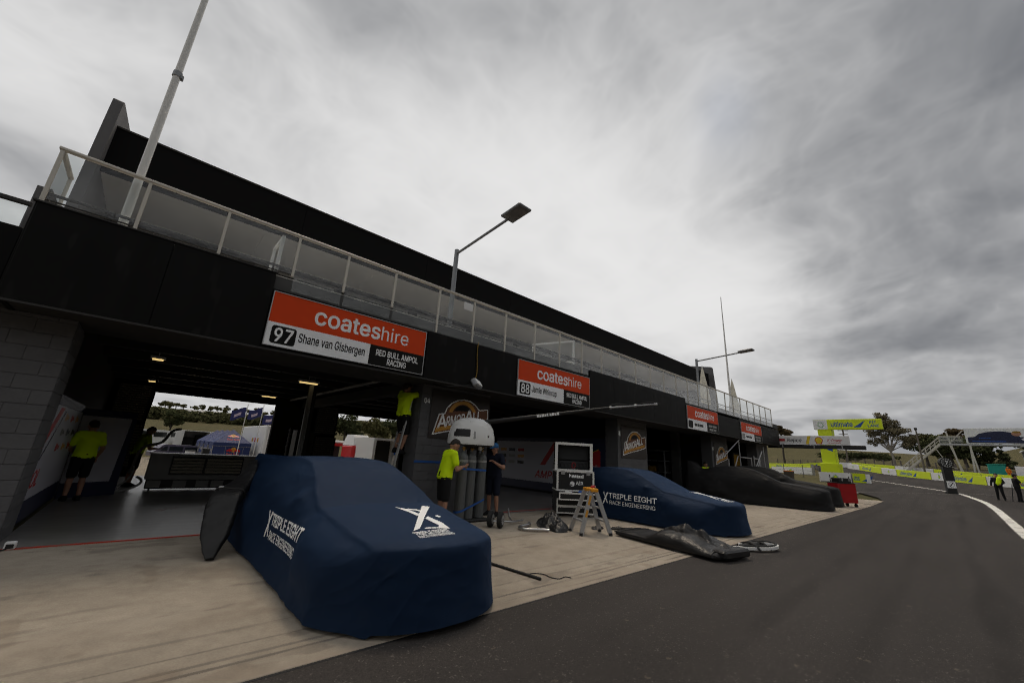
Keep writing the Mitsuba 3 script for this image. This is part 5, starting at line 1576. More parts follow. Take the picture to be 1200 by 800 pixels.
add('rod', [tw_(tube([(-.5, .1, 1.08), (-.52, .1, 1.42)], .02)), tw_(tube([(.5, .0, 1.08), (.56, .0, 1.38)], .02))], 'steel_dark', k)

# the tall black pit marker with a tyre-like cluster and a derestriction plate
g0 = float(gz(49.0, .7))
t = thing('pit_marker', 'tall black pit-lane marker with a spotted round head numbered 7 and a striped white plate', 'sign')
F_ = np.array((-0.90, -.43, 0)); F_ /= np.linalg.norm(F_)
U_ = np.array((-F_[1], F_[0], 0)) * -1
U_ = np.cross((0, 0, 1), F_) * 1.0
mw = lambda m, d=0: onto(m, np.array((48.9, .72, g0)) + F_ * d, U_, (0, 0, 1))
add('panel', mw(shape(sg.box(-.28, 0, .28, 2.2), .30), -.15), 'black', t)
hd = add('round_head', mw(shape(sg.Point(0, 2.36).buffer(.40, quad_segs=16), .36), -.18), 'black', t)
dots = [sg.Point(.30 * math.cos(a), 2.36 + .30 * math.sin(a)).buffer(.055) for a in np.linspace(0, 2 * np.pi, 13)[:-1]] + [sg.Point(.18 * math.cos(a + .2), 2.36 + .18 * math.sin(a + .2)).buffer(.035) for a in np.linspace(0, 2 * np.pi, 9)[:-1]]
add('dot', mw(shape(shapely.union_all(dots), .02), .18), 'grey_text', hd)
add('number', mw(text2('7', -.08, .08, 2.23, .25), .20), 'text_white', hd)
pl = add('plate', mw(shape(sg.box(-.26, .42, .26, .95), .02), .15), 'text_white', t)
add('ring', mw(shape(sg.Point(0, .685).buffer(.19).difference(sg.Point(0, .685).buffer(.155)), .006), .17), 'grey_text', pl)
add('stripe', mw(shape(sg.Polygon([(-.14, .55), (-.08, .53), (.14, .82), (.09, .85)]), .006), .17), 'text_black', pl)
add('base', mw(shape(sg.box(-.32, 0, .32, .08), .4), -.25), 'rubber', t)
add('printed_marks', mw(shape(sg.MultiPolygon([sg.box(-.18, 1.70, .18, 1.76), sg.box(-.14, 1.58, .14, 1.62)]), .01), .15), 'steel_dark', t)


# barriers: separate blocks with printed covers
def flower(r=.3):
    return shapely.union_all([sg.Polygon([(.02 * r * math.cos(a), .02 * r * math.sin(a)), (r * .55 * math.cos(a - .2), r * .55 * math.sin(a - .2)), (r * math.cos(a), r * math.sin(a)), (r * .55 * math.cos(a + .2), r * .55 * math.sin(a + .2))]).buffer(.002) for a in np.linspace(0, 2 * np.pi, 13)[:-1]]).union(sg.Point(0, 0).buffer(r * .5))


def barrier(p, q, kind, h, lab, thick=.5, flip=1, group=None):
    p, q = np.array(p, float), np.array(q, float)
    L = np.linalg.norm(q - p); d = (q - p) / L
    t = thing('barrier_block', lab, 'barrier', group)
    zp, zq = float(gz(*p)), float(gz(*q))
    U = np.array((d[0], d[1], (zq - zp) / L))
    N = np.array((d[1], -d[0], 0))
    O = np.array((p[0], p[1], zp - .1))
    P = lambda m, e=0.0: onto(m, O + N * e, U, (0, 0, 1))
    add('block', P(shape(sg.box(.03, 0, L - .03, h + .08), thick), -thick), 'concrete_wall', t)
    add('cover', P(shape(sg.box(.02, .12, L - .02, h + .10), .03), 0), 'lime_print' if kind == 'lime' else 'white', t)
    add('cover_top', P(shape(sg.box(.02, h + .10, L - .02, h + .125), thick + .03), -thick), 'lime_print' if kind == 'lime' else 'white', t)
    c = .10 + h / 2
    if kind == 'lime':
        w = min(L * .44, h * 3.4)
        add('lettering', P(text2('ultimate', L * .30 - w / 2, L * .30 + w / 2, c - .22 * h, .50 * h), .03), 'print_blue', t)
        s = h * .42
        a0 = L * .30 + w / 2 + h * .15
        add('chevron', P(shape(sg.Polygon([(a0, c - s * .75), (a0 + s * 2.0, c - s * .75), (a0 + s * 3.0, c + s * .85)]), .004), .03), 'print_blue', t)
    else:
        f = flower(h * .34)
        add('emblem', P(shape(shapely.affinity.translate(f, L / 2, c), .004), .03), 'print_green', t)
        add('emblem_heart', P(shape(shapely.affinity.translate(sg.Point(0, 0).buffer(h * .16), L / 2, c), .004), .034), 'lime', t)
    return t


NEAR = [(112.0, 14.6), (105.5, 11.6), (99.5, 9.2), (95.5, 7.3), (88.6, 3.65), (85.8, 2.15), (82.4, 0.90), (75.6, -1.62), (73.9, -2.85), (72.2, -4.4), (66.5, -8.6)]
kinds = ['white', 'lime', 'lime', 'white', 'lime', 'white', 'white', 'lime', 'white', 'white', 'lime']
POS = ['farthest left of the near row', 'left lime panel of the near row', 'beside the first flower panel', 'left of the black marker', 'behind the black marker', 'right of the black marker', 'behind the official in the vest', 'near the right edge of the photo', 'at the right edge of the photo', 'beyond the right edge']
seq = [((116, 16.6), (110.5, 14.0), 'white', 'white barrier cover with green flower emblem, beside the lime pillar'),
       ((110.4, 13.95), (99.7, 9.6), 'lime', 'lime barrier cover reading ultimate, between the lime pillar and the next white cover'),
       ((99.6, 9.55), (95.4, 7.35), 'white', 'white barrier cover with green flower emblem, left of the black marker'),
       ((95.3, 7.30), (86.9, 3.02), 'lime', 'lime barrier cover reading ultimate, just left of the black marker'),
       ((86.8, 2.97), (83.2, 1.30), 'white', 'white barrier cover right behind the black marker'),
       ((83.1, 1.26), (76.1, -1.95), 'lime', 'lime barrier cover reading ultimate, between the marker and the official in the vest'),
       ((76.0, -2.0), (72.4, -3.9), 'white', 'white barrier cover with green flower emblem, at the right edge'),
       ((72.3, -3.95), (66.0, -7.6), 'lime', 'lime barrier cover beyond the person at the right edge')]
for p, q, kd, lb in seq:
    barrier(p, q, kd, 1.0, lb)
far = [((128, 28), (124, 22.0), 'lime', 'lime cover of the far barrier row, left of the lime pillar'), ((124, 22.0), (120.5, 16.5), 'white', 'white cover of the far barrier row, close to the lime pillar'),
       ((120.4, 16.4), (110.5, 8.6), 'lime', 'lime cover of the far barrier row, right of the lime pillar'), ((110.4, 8.5), (101.5, 3.1), 'white', 'white cover of the far barrier row below the stairs'),
       ((101.4, 3.05), (92.6, -2.0), 'lime', 'lime cover of the far barrier row behind the black marker'), ((92.5, -2.05), (85, -6.3), 'lime', 'lime cover of the far barrier row at the right edge')]
for p, q, kd, lb in far:
    barrier(p, q, kd, 1.12, lb)
# wall-end blocks at the tip of the pit exit island
barrier((56.2, 10.6), (57.2, 8.05), 'white', .92, 'white barrier cover in front of the lime pillar, behind the covered cars')
barrier((57.25, 7.95), (57.9, 6.95), 'lime', .92, 'lime barrier cover on the wall end behind the red tool cart')
t = thing('wall_end', 'white sloping concrete wall end at the tip of the pit exit', 'barrier')
z_ = float(gz(58.5, 7)) - .05
add('block', tm(MF.hull_points(np.array([(57.9, 6.55, z_), (57.9, 7.0, z_), (60.0, 6.75, z_), (60.0, 7.1, z_), (57.9, 6.6, z_ + .95), (57.9, 6.98, z_ + .95), (58.6, 6.65, z_ + .95), (58.6, 7.0, z_ + .95)], np.float32))), 'white', t)
# black and white row further left, behind the covered cars
barrier((81.5, 22.0), (76.6, 15.3), 'white', 1.0, 'white barrier cover with green flower emblem seen left of the lime pillar')
barrier((120.0, 33.0), (98.5, 19.8), 'lime', 1.15, 'lime barrier cover at the corner of the pit building')

# the lime arch
t = thing('pit_arch', 'lime green pillar with a long horizontal sign arm over the pit exit', 'arch')
ax = 70.0; gA = float(gz(70, 11.9)) - .1
add('pillar', cbox(69.3, 71.0, 11.0, 12.55, gA, 8.2, .05), 'lime', t)
add('foot', [cbox(68.9, 71.4, 10.75, 12.75, gA, gA + 1.9, .05)], 'lime', t)
add('mark', onto(shape(sg.Polygon([(0, 0), (.55, 0), (.85, .6)]), .01), (69.29, 11.75, 7.55), (0, -1, 0), (0, 0, 1)), 'print_blue', t)
add('mark', onto(shape(sg.Polygon([(0, .6), (.75, .2), (.75, -.3), (.2, -.1)]), .01), (69.29, 11.95, 4.6), (0, -1, 0), (0, 0, 1)), 'print_blue', t)
ar = add('sign_arm', cbox(69.2, 69.9, 5.75, 12.9, 7.22, 8.55, .03), 'lime', t)
W_ = lambda m: onto(m, (69.19, 12.9, 7.22), (0, -1, 0), (0, 0, 1))
add('white_panel', W_(shape(sg.box(.0, .02, 1.55, 1.31), .006)), 'white', ar)
fl = shapely.affinity.translate(flower(.46), .82, .62)
mm = shape(fl, .006); mm.apply_translation((0, 0, .006)); add('emblem', W_(mm), 'print_green', ar)
mm = shape(sg.Point(.82, .62).buffer(.24), .006); mm.apply_translation((0, 0, .012)); add('emblem_heart', W_(mm), 'white', ar)
mm = text2('ultimate', 1.95, 4.25, .36, .62); mm.apply_translation((0, 0, .001)); add('lettering', W_(mm), 'print_blue', ar)
mm = shape(sg.Polygon([(4.3, .25), (5.0, .25), (5.55, 1.15)]), .006); add('chevron', W_(mm), 'print_blue', ar)
add('lettering', W_(text2('PIT', 5.95, 6.62, .74, .32)), 'print_blue', ar)
add('lettering', W_(text2('LANE', 5.75, 6.85, .28, .32)), 'print_blue', ar)

# sponsor beam at the building's end
t = thing('sponsor_beam', 'white sponsor board on a black beam jutting out from the far end of the building', 'sign')
bx = 31.6
add('beam', cbox(bx, bx + .35, 3.55, 8.6, 2.93, 3.16, .02), 'black', t)
add('board', cbox(bx - .03, bx + .03, 4.22, 8.05, 3.17, 3.72, .008), 'white', t)
W_ = lambda m: onto(m, (bx - .031, 8.05, 3.17), (0, -1, 0), (0, 0, 1))
add('red_mark', W_(shape(sg.box(.16, .19, .50, .35), .004)), 'banner_red', t)
add('lettering', W_(text2('Repco', .62, 1.40, .17, .20, slant=.2)), 'text_black', t)
add('yellow_bar', W_(shape(sg.Polygon([(1.62, 0.02), (1.78, .02), (1.92, .54), (1.76, .54)]), .004)), 'logo_yellow', t)
shell = shapely.union_all([sg.Point(2.32, .27).buffer(.17), sg.Polygon([(2.2, .08), (2.44, .08), (2.40, .2), (2.24, .2)])])
add('emblem_rim', W_(shape(shell.buffer(.035), .004)), 'banner_red', t)
mm = shape(shell, .004); mm.apply_translation((0, 0, .004)); add('emblem', W_(mm), 'logo_yellow', t)
add('lettering', W_(text2('V-Power', 2.72, 3.45, .19, .17, slant=.2)), 'banner_red', t)
add('underline', W_(shape(sg.box(2.78, .10, 3.40, .125), .004)), 'banner_red', t)
add('bracket', [cbox(bx - .02, bx + .2, y, y + .05, 2.95, 3.3, .006) for y in (4.6, 6.0, 7.7)], 'alu_grey', t)

# fences, posts and clutter behind the barriers
t = thing('wire_fence', 'long dark post and wire fence on the grassy bank behind the barriers', 'fence')
fx = [(140, 36), (136, 26), (132, 19), (128, 12), (122, 6), (116, 1), (110, -4), (104, -9)]
c = curve([(a, b, 0) for a, b in fx], 4)
for p in c:
    z_ = float(gz(p[0], p[1]))
    add('fence_post', tube([(p[0], p[1], z_ - .2), (p[0], p[1], z_ + 1.9)], .13, 6), 'wood_pole', t)
for hgt in (.5, 1.0, 1.5, 1.8):
    add('wire', tube([(p[0], p[1], float(gz(p[0], p[1])) + hgt) for p in c], .016, 4), 'steel_dark', t)
t = thing('wire_fence', 'short post and wire fence on the grass left of the lime pillar', 'fence')
c = np.array([(62, 17.5), (63, 15.6), (64.2, 13.8), (65, 12.2)])
c = np.c_[c, [float(gz(a, b)) for a, b in c]]
for p in c:
    add('fence_post', tube([p - [0, 0, .1], p + [0, 0, 1.5]], .035, 6), 'steel_dark', t)
for hgt in (.4, .8, 1.2, 1.45):
    add('wire', tube(c + [0, 0, hgt], .008, 4), 'steel_dark', t)
t = thing('waste_bin', 'dark green wheelie bin with an orange lid at the corner of the building', 'bin')
z_ = float(gz(47.5, 11.4))
add('body', tm(MF.hull_points(np.array([(47.2 + a * s_ * .36 + .36, 11.4 + b * s_ * .36, z_ + c_) for c_, s_ in ((.05, .8), (1.0, 1.0)) for a in (-1, 1) for b in (-1, 1)], np.float32))), 'bark_dark', t)
add('lid', cbox(47.18, 47.94, 11.02, 11.78, z_ + 1.0, z_ + 1.08, .02), 'orange', t)
for b_ in (-.25, .25):
    add('wheel', tube([(47.85, 11.4 + b_ - .03, z_ + .1), (47.85, 11.4 + b_ + .03, z_ + .1)], .1, 10), 'rubber', t)


# foot bridge with stairs and billboard
t = thing('foot_bridge', 'white steel foot bridge with stairs and a wide billboard over the track', 'bridge')
G = lambda y, z: np.array((104.0, y, z))
zb = float(gz(104, 2))
deck = 7.55
add('deck', cbox(103.4, 105.6, -30, 1.6, deck - .28, deck, .02), 'alu_grey', t)
s0, s1 = np.array((104.5, 6.9, zb + .2)), np.array((104.5, 1.6, deck - .1))
for dx in (-1.0, 1.0):
    o = np.array((dx, 0, 0))
    add('stringer', beam(s0 + o, s1 + o, .12, .34), 'alu', t)
    add('handrail', [beam(s0 + o + [0, 0, 1.2], s1 + o + [0, 0, 1.2], .09), beam(s0 + o + [0, 0, .7], s1 + o + [0, 0, .7], .05), beam(G(1.6, deck + 1.2) + o, G(-1.0, deck + 1.2) + o, .09), beam(G(1.6, deck + .6) + o, G(-1.0, deck + .6) + o, .05)] + [beam(lerp(s0, s1, k) + o, lerp(s0, s1, k) + o + [0, 0, 1.2], .06) for k in np.linspace(0, 1, 9)], 'alu', t)
for k in np.linspace(.03, .97, 22):
    p = lerp(s0, s1, k)
    add('step', box(p[0] - 1, p[0] + 1, p[1] - .13, p[1] + .13, p[2] - .02, p[2] + .03), 'alu_grey', t)
for y, dy in ((.55, .55), (-1.9, -.55)):
    for x in (103.6, 105.4):
        add('leg', beam((x, y + dy * -1.0 - .3, zb), (x, y, deck + (1.9 if y > 0 else -.2)), .22), 'alu', t)
add('brace', [beam((103.6, .9, zb + 1.2), (103.6, 2.5, deck - .3), .10), beam((103.6, 2.4, zb + 2.3), (103.6, .2, zb + 1.3), .10), beam((103.6, -1.4, deck + 2.2), (103.6, .5, deck), .14), beam((103.6, .5, deck), (103.6, -.5, zb + .1), .18), beam((103.6, -1.8, deck + .1), (103.6, -2.2, zb + .1), .20)], 'alu', t)
add('mesh_panel', trimesh.Trimesh([(103.45, 1.6, deck + .1), (103.45, -1.2, deck + .1), (103.45, -1.2, deck + 1.2), (103.45, 1.6, deck + 1.2)], [(0, 1, 2), (0, 2, 3)], process=False), 'glass', t)
bb = add('billboard', cbox(103.25, 103.40, -30, -1.55, deck + .05, deck + 2.55, .02), 'white', t)
W_ = lambda m, e=0: onto(m, (103.249 - e, -1.55, deck + .05), (0, -1, 0), (0, 0, 1))
reclining = sg.Polygon([(.25, .15), (.30, .95), (1.1, 1.05), (1.6, 1.55), (2.6, 1.85), (4.0, 1.95), (4.9, 1.80), (5.5, 1.35), (5.9, 1.05), (6.4, 1.0), (7.0, .25), (6.9, .12)]).buffer(.04)
add('printed_figure', W_(shape(reclining, .01)), 'banner_navy', bb)
add('printed_detail', W_(shape(sg.MultiPolygon([sg.box(.7, .3, 4.3, .42), sg.box(1.5, .8, 2.8, .9)]), .01), .01), 'print_blue', bb)
add('printed_face', W_(shape(shapely.affinity.scale(sg.Point(5.55, 1.60).buffer(.42), 1.2, .9), .01), .012), 'skin', bb)
add('printed_hair', W_(shape(shapely.affinity.scale(sg.Point(5.6, 1.85).buffer(.30), 1.4, .5), .01), .022), 'ochre', bb)
add('printed_cloth', W_(shape(sg.Polygon([(5.9, .75), (6.45, 1.1), (6.6, .6), (6.2, .4)]), .01), .022), 'white', bb)
add('emblem', W_(shape(shapely.affinity.translate(flower(.85), 9.6, 1.25), .01), .001), 'print_green', bb)
add('emblem_heart', W_(shape(sg.Point(9.6, 1.25).buffer(.45), .01), .012), 'logo_yellow', bb)
for y in np.arange(-6, -30, -6.0):
    add('leg', beam((104.4, y - 12, float(gz(104, y)) - .3), (104.4, y - 12, deck - .2), .3), 'alu', t)

t = thing('light_pole', 'tall grey lighting pole standing before the stairs of the foot bridge', 'pole')
zp = float(gz(101, 3.4))
add('shaft', tube([(101.5, 4.15, zp), (101.5, 4.15, 9.9)], [.15, .10], 10), 'wood_pole', t)
add('head', cbox(101.3, 101.7, 3.95, 4.35, 9.7, 10.1, .05), 'steel_dark', t)
t = thing('power_pole', 'distant timber power pole with two cross arms', 'pole')
zp = float(gz(230, 32))
add('shaft', tube([(230, 32.5, zp), (230, 32.5, zp + 15)], .3, 8), 'wood_pole', t)
add('cross_arm', [beam((230, 30.6, zp + 13.4), (230, 34.4, zp + 13.4), .25), beam((230, 30.9, zp + 11.8), (230, 34.1, zp + 11.8), .25)], 'wood_pole', t)
t = thing('cabin', 'teal container cabin behind the far barrier', 'cabin')
z_ = float(gz(100, -4))
add('body', cbox(99.5, 102, -4.9, -3.1, z_, z_ + 2.3, .05), 'teal', t)
add('roof', cbox(99.4, 102.1, -5.0, -3.0, z_ + 2.3, z_ + 2.4, .03), 'teal', t)
person('person in orange overalls beside the teal cabin', (97.6, -4.95, float(gz(97.6, -4.95)) + .35), 120, 'orange_cloth', 'orange_cloth', 'cap', 'orange', long_legs=True, fine=False, sleeve=2)
t = thing('grandstand', 'small grandstand with red seats and a pale flat roof at the right edge', 'grandstand')
z_ = float(gz(108, -9))
add('roof', cbox(106, 111, -14.5, -7.4, z_ + 4.3, z_ + 4.5, .03), 'white', t)
for i in range(4):
    add('seat_row', cbox(106.4 + i * 1.0, 107.3 + i * 1.0, -14.2, -7.8, z_ + 1.6 + i * .6, z_ + 2.0 + i * .6, .04), 'stand_red', t)
add('base', cbox(106.2, 110.6, -14.4, -7.6, z_ - .2, z_ + 1.6, .03), 'stand_grey', t)
for y in (-14.2, -11, -7.7):
    add('post', tube([(106.3, y, z_), (106.3, y, z_ + 4.3)], .08, 8), 'alu_grey', t)
add('rear_wall', cbox(110.4, 110.6, -14.3, -7.6, z_, z_ + 4.3, .02), 'stand_grey', t)
barrier((98.4, -5.7), (94.6, -10.4), 'white', 2.2, 'long white panel wall in front of the small grandstand')

# ---------------------------------------------------------------- trees
def leaves(centres, radii, n, size, cols, r, flat=1.0):
    """n small two-triangle leaves spread through ellipsoid clumps, thicker near each clump's skin"""
    centres, radii = np.asarray(centres, float), np.asarray(radii, float)
    w = radii.prod(1) ** (2 / 3); pick = r.choice(len(centres), n, p=w / w.sum())
    d = r.normal(size=(n, 3)); d /= np.linalg.norm(d, axis=1, keepdims=True)
    rad = r.uniform(.15, 1, n) ** .42
    P = centres[pick] + d * radii[pick] * rad[:, None]
    nrm = d + r.normal(size=(n, 3)) * .7; nrm[:, 2] += .25 * flat; nrm /= np.linalg.norm(nrm, axis=1, keepdims=True)
    a = np.cross(nrm, r.normal(size=(n, 3))); a /= np.linalg.norm(a, axis=1, keepdims=True); b = np.cross(nrm, a)
    s = (size * r.uniform(.6, 1.35, n))[:, None]
    V = np.stack([P - a * s, P - b * s * .55, P + a * s, P + b * s * .55], 1).reshape(-1, 3)
    i = np.arange(n) * 4
    F = np.vstack([np.stack([i, i + 1, i + 2], 1), np.stack([i, i + 2, i + 3], 1)])
    cols = np.asarray(cols, float); t = r.uniform(0, 1, (n, 1)); c = cols[0] * (1 - t) + cols[1] * t
    tw = r.uniform(.75, 1.25, len(centres))[pick][:, None]
    return trimesh.Trimesh(V, F, process=False), np.repeat(np.clip(c * tw, 0, 1), 4, axis=0)


OLIVE = ((.065, .068, .028), (.135, .125, .058))
GUM = ((.12, .11, .065), (.24, .205, .13))
DARK = ((.038, .048, .024), (.10, .108, .052))
BROWN = ((.080, .062, .036), (.15, .115, .065))


def tree(name, lab, x, y, h, crowns, n, size, cols, seed, trunk_r=.25, limbs=5, bark='bark', z0=None, group=None, fork=.30):
    """crowns: list of (dx, dy, z fraction, rx, ry, rz) in metres relative to the foot"""
    r = np.random.default_rng(seed)
    z0 = float(gz(x, y)) - .2 if z0 is None else z0
    t = thing(name, lab, 'tree', group)
    C, R = [], []
    for dx, dy, zf, rx, ry, rz in crowns:
        m = max(3, int(7 * (rx * ry * rz) ** .34 / 1.6))
        for q in range(m):
            d = r.normal(size=3); d /= np.linalg.norm(d); k = r.uniform(.35, .85)
            C.append((x + dx + d[0] * rx * k, y + dy + d[1] * ry * k, z0 + zf * h + d[2] * rz * k))
            f = r.uniform(.30, .55); R.append((rx * f, ry * f, rz * f * .85))
    tr = [tube(curve([(x, y, z0), (x + r.uniform(-.2, .2), y + r.uniform(-.2, .2), z0 + h * fork * .6), (x + r.uniform(-.3, .3), y + r.uniform(-.3, .3), z0 + h * fork)], 3), np.linspace(trunk_r, trunk_r * .75, 7), 8)]
    top = np.array(tr[0].vertices[-1])
    sel = r.permutation(len(C))[:limbs * 2]
    for q in sel:
        e = np.array(C[q]); mid = (top + e) / 2 + r.normal(size=3) * .08 * h * .4 + [0, 0, .03 * h]
        cc_ = curve([top, mid, e], 4)
        tr.append(tube(cc_, np.linspace(trunk_r * .55, trunk_r * .12, len(cc_)), 6))
    add('trunk', tr, bark, t)
    m, c = leaves(C, R, n, size, cols, r)
    add('crown', m, 'leaf', t, color=c)
    return t


# behind the pit exit: the pale-limbed gum tree, dark round trees and conifers
tree('gum_tree', 'tall open gum tree with pale limbs right of the lime arch', 150, 11.6, 15.0,
     [(0, 0, .74, 3.0, 3.2, 2.6), (0, 2.6, .60, 2.4, 2.6, 2.2), (0, -2.6, .56, 2.4, 2.8, 2.4), (0, .8, .92, 1.6, 1.8, 1.3), (0, 3.6, .42, 1.8, 1.8, 1.6), (0, -3.4, .38, 2.0, 2.2, 1.6), (0, 1.2, .50, 2, 2, 1.6)], 9500, .21, GUM, 11, .30, 9, fork=.26)
tree('round_tree', 'dark round-topped tree seen above the middle of the foot bridge', 170, -1.6, 10.6, [(0, 0, .84, 3.2, 3.4, 1.5), (0, 2.4, .78, 2.4, 2.0, 1.3), (0, -2.4, .79, 2.2, 2.2, 1.3)], 5200, .28, BROWN, 12, .4, 6, 'bark_dark', fork=.5)
tree('round_tree', 'dark tree between the light pole and the foot bridge', 165, 5.6, 10.2, [(0, 0, .70, 3.5, 3.4, 2.2), (0, -2.6, .58, 2.8, 2.8, 2.0)], 4200, .36, OLIVE, 13, .35, 5, 'bark_dark')
tree('round_tree', 'broad dark tree under the foot bridge behind the stairs', 150, 1.0, 8.6, [(0, 0, .62, 5, 5, 2.8), (0, -4, .55, 4, 4, 2.6), (0, 4, .5, 3, 3.6, 2.2)], 6500, .34, DARK, 14, .35, 5, 'bark_dark')
for i, (x, y, h) in enumerate(((152, -3.2, 8.2), (154, -5.6, 7.6), (150, -7.6, 6.6))):
    tree('conifer', ['dark pointed conifer under the billboard, leftmost of three', 'dark pointed conifer under the billboard, middle of three', 'dark pointed conifer under the billboard, rightmost of three'][i], x, y, h,
         [(0, 0, .25, 1.9, 1.9, 1.2), (0, 0, .45, 1.5, 1.5, 1.2), (0, 0, .65, 1.0, 1.0, 1.1), (0, 0, .85, .5, .5, 1.0)], 2600, .24, DARK, 20 + i, .2, 4, 'bark_dark', fork=.5)
tree('round_tree', 'large dark tree behind the grandstand at the right edge', 150, -16.5, 12.0, [(0, 0, .66, 5, 5, 3), (0, -5, .7, 5, 5, 3), (0, 4, .50, 3.5, 3, 2.2)], 7000, .36, DARK, 31, .4, 6, 'bark_dark')
tree('round_tree', 'brown tree top showing over the sponsor beam at the end of the building', 120, 29.2, 11.2, [(0, 0, .84, 2.6, 2.6, 1.3), (0, -2.4, .72, 1.6, 1.8, 1.0)], 3200, .28, BROWN, 32, .25, 6, 'bark_dark', fork=.55)
tree('bush_row', 'low dark shrubs on the horizon right of the lime arch', 260, 33, 5.0, [(0, 0, .5, 4, 8, 2), (0, -9, .45, 4, 6, 1.8), (0, 10, .45, 4, 7, 1.8)], 3500, .5, DARK, 33, .2, 4, 'bark_dark')

# rear: a wooded hillside, loose trees along the ridge, one dark tree in the field
r = np.random.default_rng(99)
C, R = [], []
for i in range(430):
    y = 300 + 42 * r.uniform(0, 1) ** 1.4; x = r.uniform(-40, 240)
    s = r.uniform(2.2, 3.9)
    C.append((x, y, float(gz(x, y)) + s * .75)); R.append((s, s, s * .9))
m, c = leaves(C, R, 52000, .85, ((.050, .056, .026), (.115, .112, .056)), r)
add('wooded_hillside', m, 'leaf', color=c, label='dense olive-green wood covering the hillside behind the paddock', cat='wood', kind='stuff')
for i in range(26):
    x, y = 0 + i * 4.6 + r.uniform(-2, 2), r.uniform(395, 462)
    h = r.uniform(4.5, 7.5)
    tree('ridge_tree', 'small dark tree on the skyline of the wooded ridge', x, y, h, [(0, 0, .70, r.uniform(2.0, 3.4), 2.4, h * .26), (r.uniform(-2, 2), 0, .55, 2.0, 2.2, h * .2)], 420, .6, OLIVE, 200 + i, .35, 3, 'bark_dark', group='small trees along the skyline of the ridge')
tree('field_tree', 'dark leafy tree in the field behind the white vans', 4.2, 110, 6.4, [(0, 0, .66, 1.7, 1.7, 1.5), (.9, 0, .52, 1.2, 1.2, 1.2), (-.9, 0, .5, 1.1, 1.1, 1.1)], 3000, .17, DARK, 61, .16, 5, 'bark_dark')
for i, (x, y) in enumerate(((44, 120), (52, 118), (60, 122), (38, 124), (70, 120), (81, 126))):
    tree('field_tree', ['bushy tree in the right rear opening, second from the left', 'bushy dark tree in the right rear opening, third from the left', 'bushy tree in the right rear opening, fourth from the left', 'bushy dark tree in the right rear opening, leftmost', 'bushy tree in the right rear opening, fifth from the left', 'bushy dark tree in the right rear opening, rightmost'][i], x, y, 9.5, [(0, 0, .60, 4.6, 4, 3.2), (2, 0, .42, 3.6, 3, 2.4)], 2600, .34, OLIVE if i % 2 else DARK, 70 + i, .3, 4, 'bark_dark', group='bushy trees seen through the right rear opening')

for i, (x, y, w, m_) in enumerate(((21, 372, 5.5, 'white'), (29, 378, 4.5, 'cream'), (36, 376, 6.0, 'white'))):
    t = thing('far_house', ['tiny pale house on the hillside, leftmost of three', 'tiny pale house on the hillside, middle of three', 'tiny pale house on the hillside, rightmost of three'][i], 'house')
    z = float(gz(x, y)) - .3
    add('wall', box(x, x + w, y, y + 4, z, z + 2.6), m_, t)
    add('roof', tm(MF.hull_points(np.array([(x - .4, y - .4, z + 2.6), (x + w + .4, y - .4, z + 2.6), (x - .4, y + 4.4, z + 2.6), (x + w + .4, y + 4.4, z + 2.6), (x - .2, y + 2, z + 4), (x + w + .2, y + 2, z + 4)], np.float32))), 'galv', t)
    for k in range(2):
        add('window', box(x + .7 + k * 2.2, x + 1.9 + k * 2.2, y - .03, y + .01, z + .9, z + 2), 'glass_dark', t)

# unseen trees added behind the camera to keep low sky out of the garages
r = np.random.default_rng(123)
C, R = [], []
for i in range(260):
    x, y = r.uniform(-150, 130), -40 - 60 * r.uniform(0, 1) ** 1.5
    if x > 60 and y > -50:
        continue
    s = r.uniform(2.6, 4.6)
    C.append((x, y, float(gz(x, y)) + s * 1.1)); R.append((s, s, s * 1.15))
m, c = leaves(C, R, 26000, 1.0, DARK, r)
add('tree_belt', m, 'leaf', color=c, label='unseen belt of trees added across the track to shade the garages', cat='wood', kind='stuff')

# ---------------------------------------------------------------- paddock behind the garages
ZP = -1.0


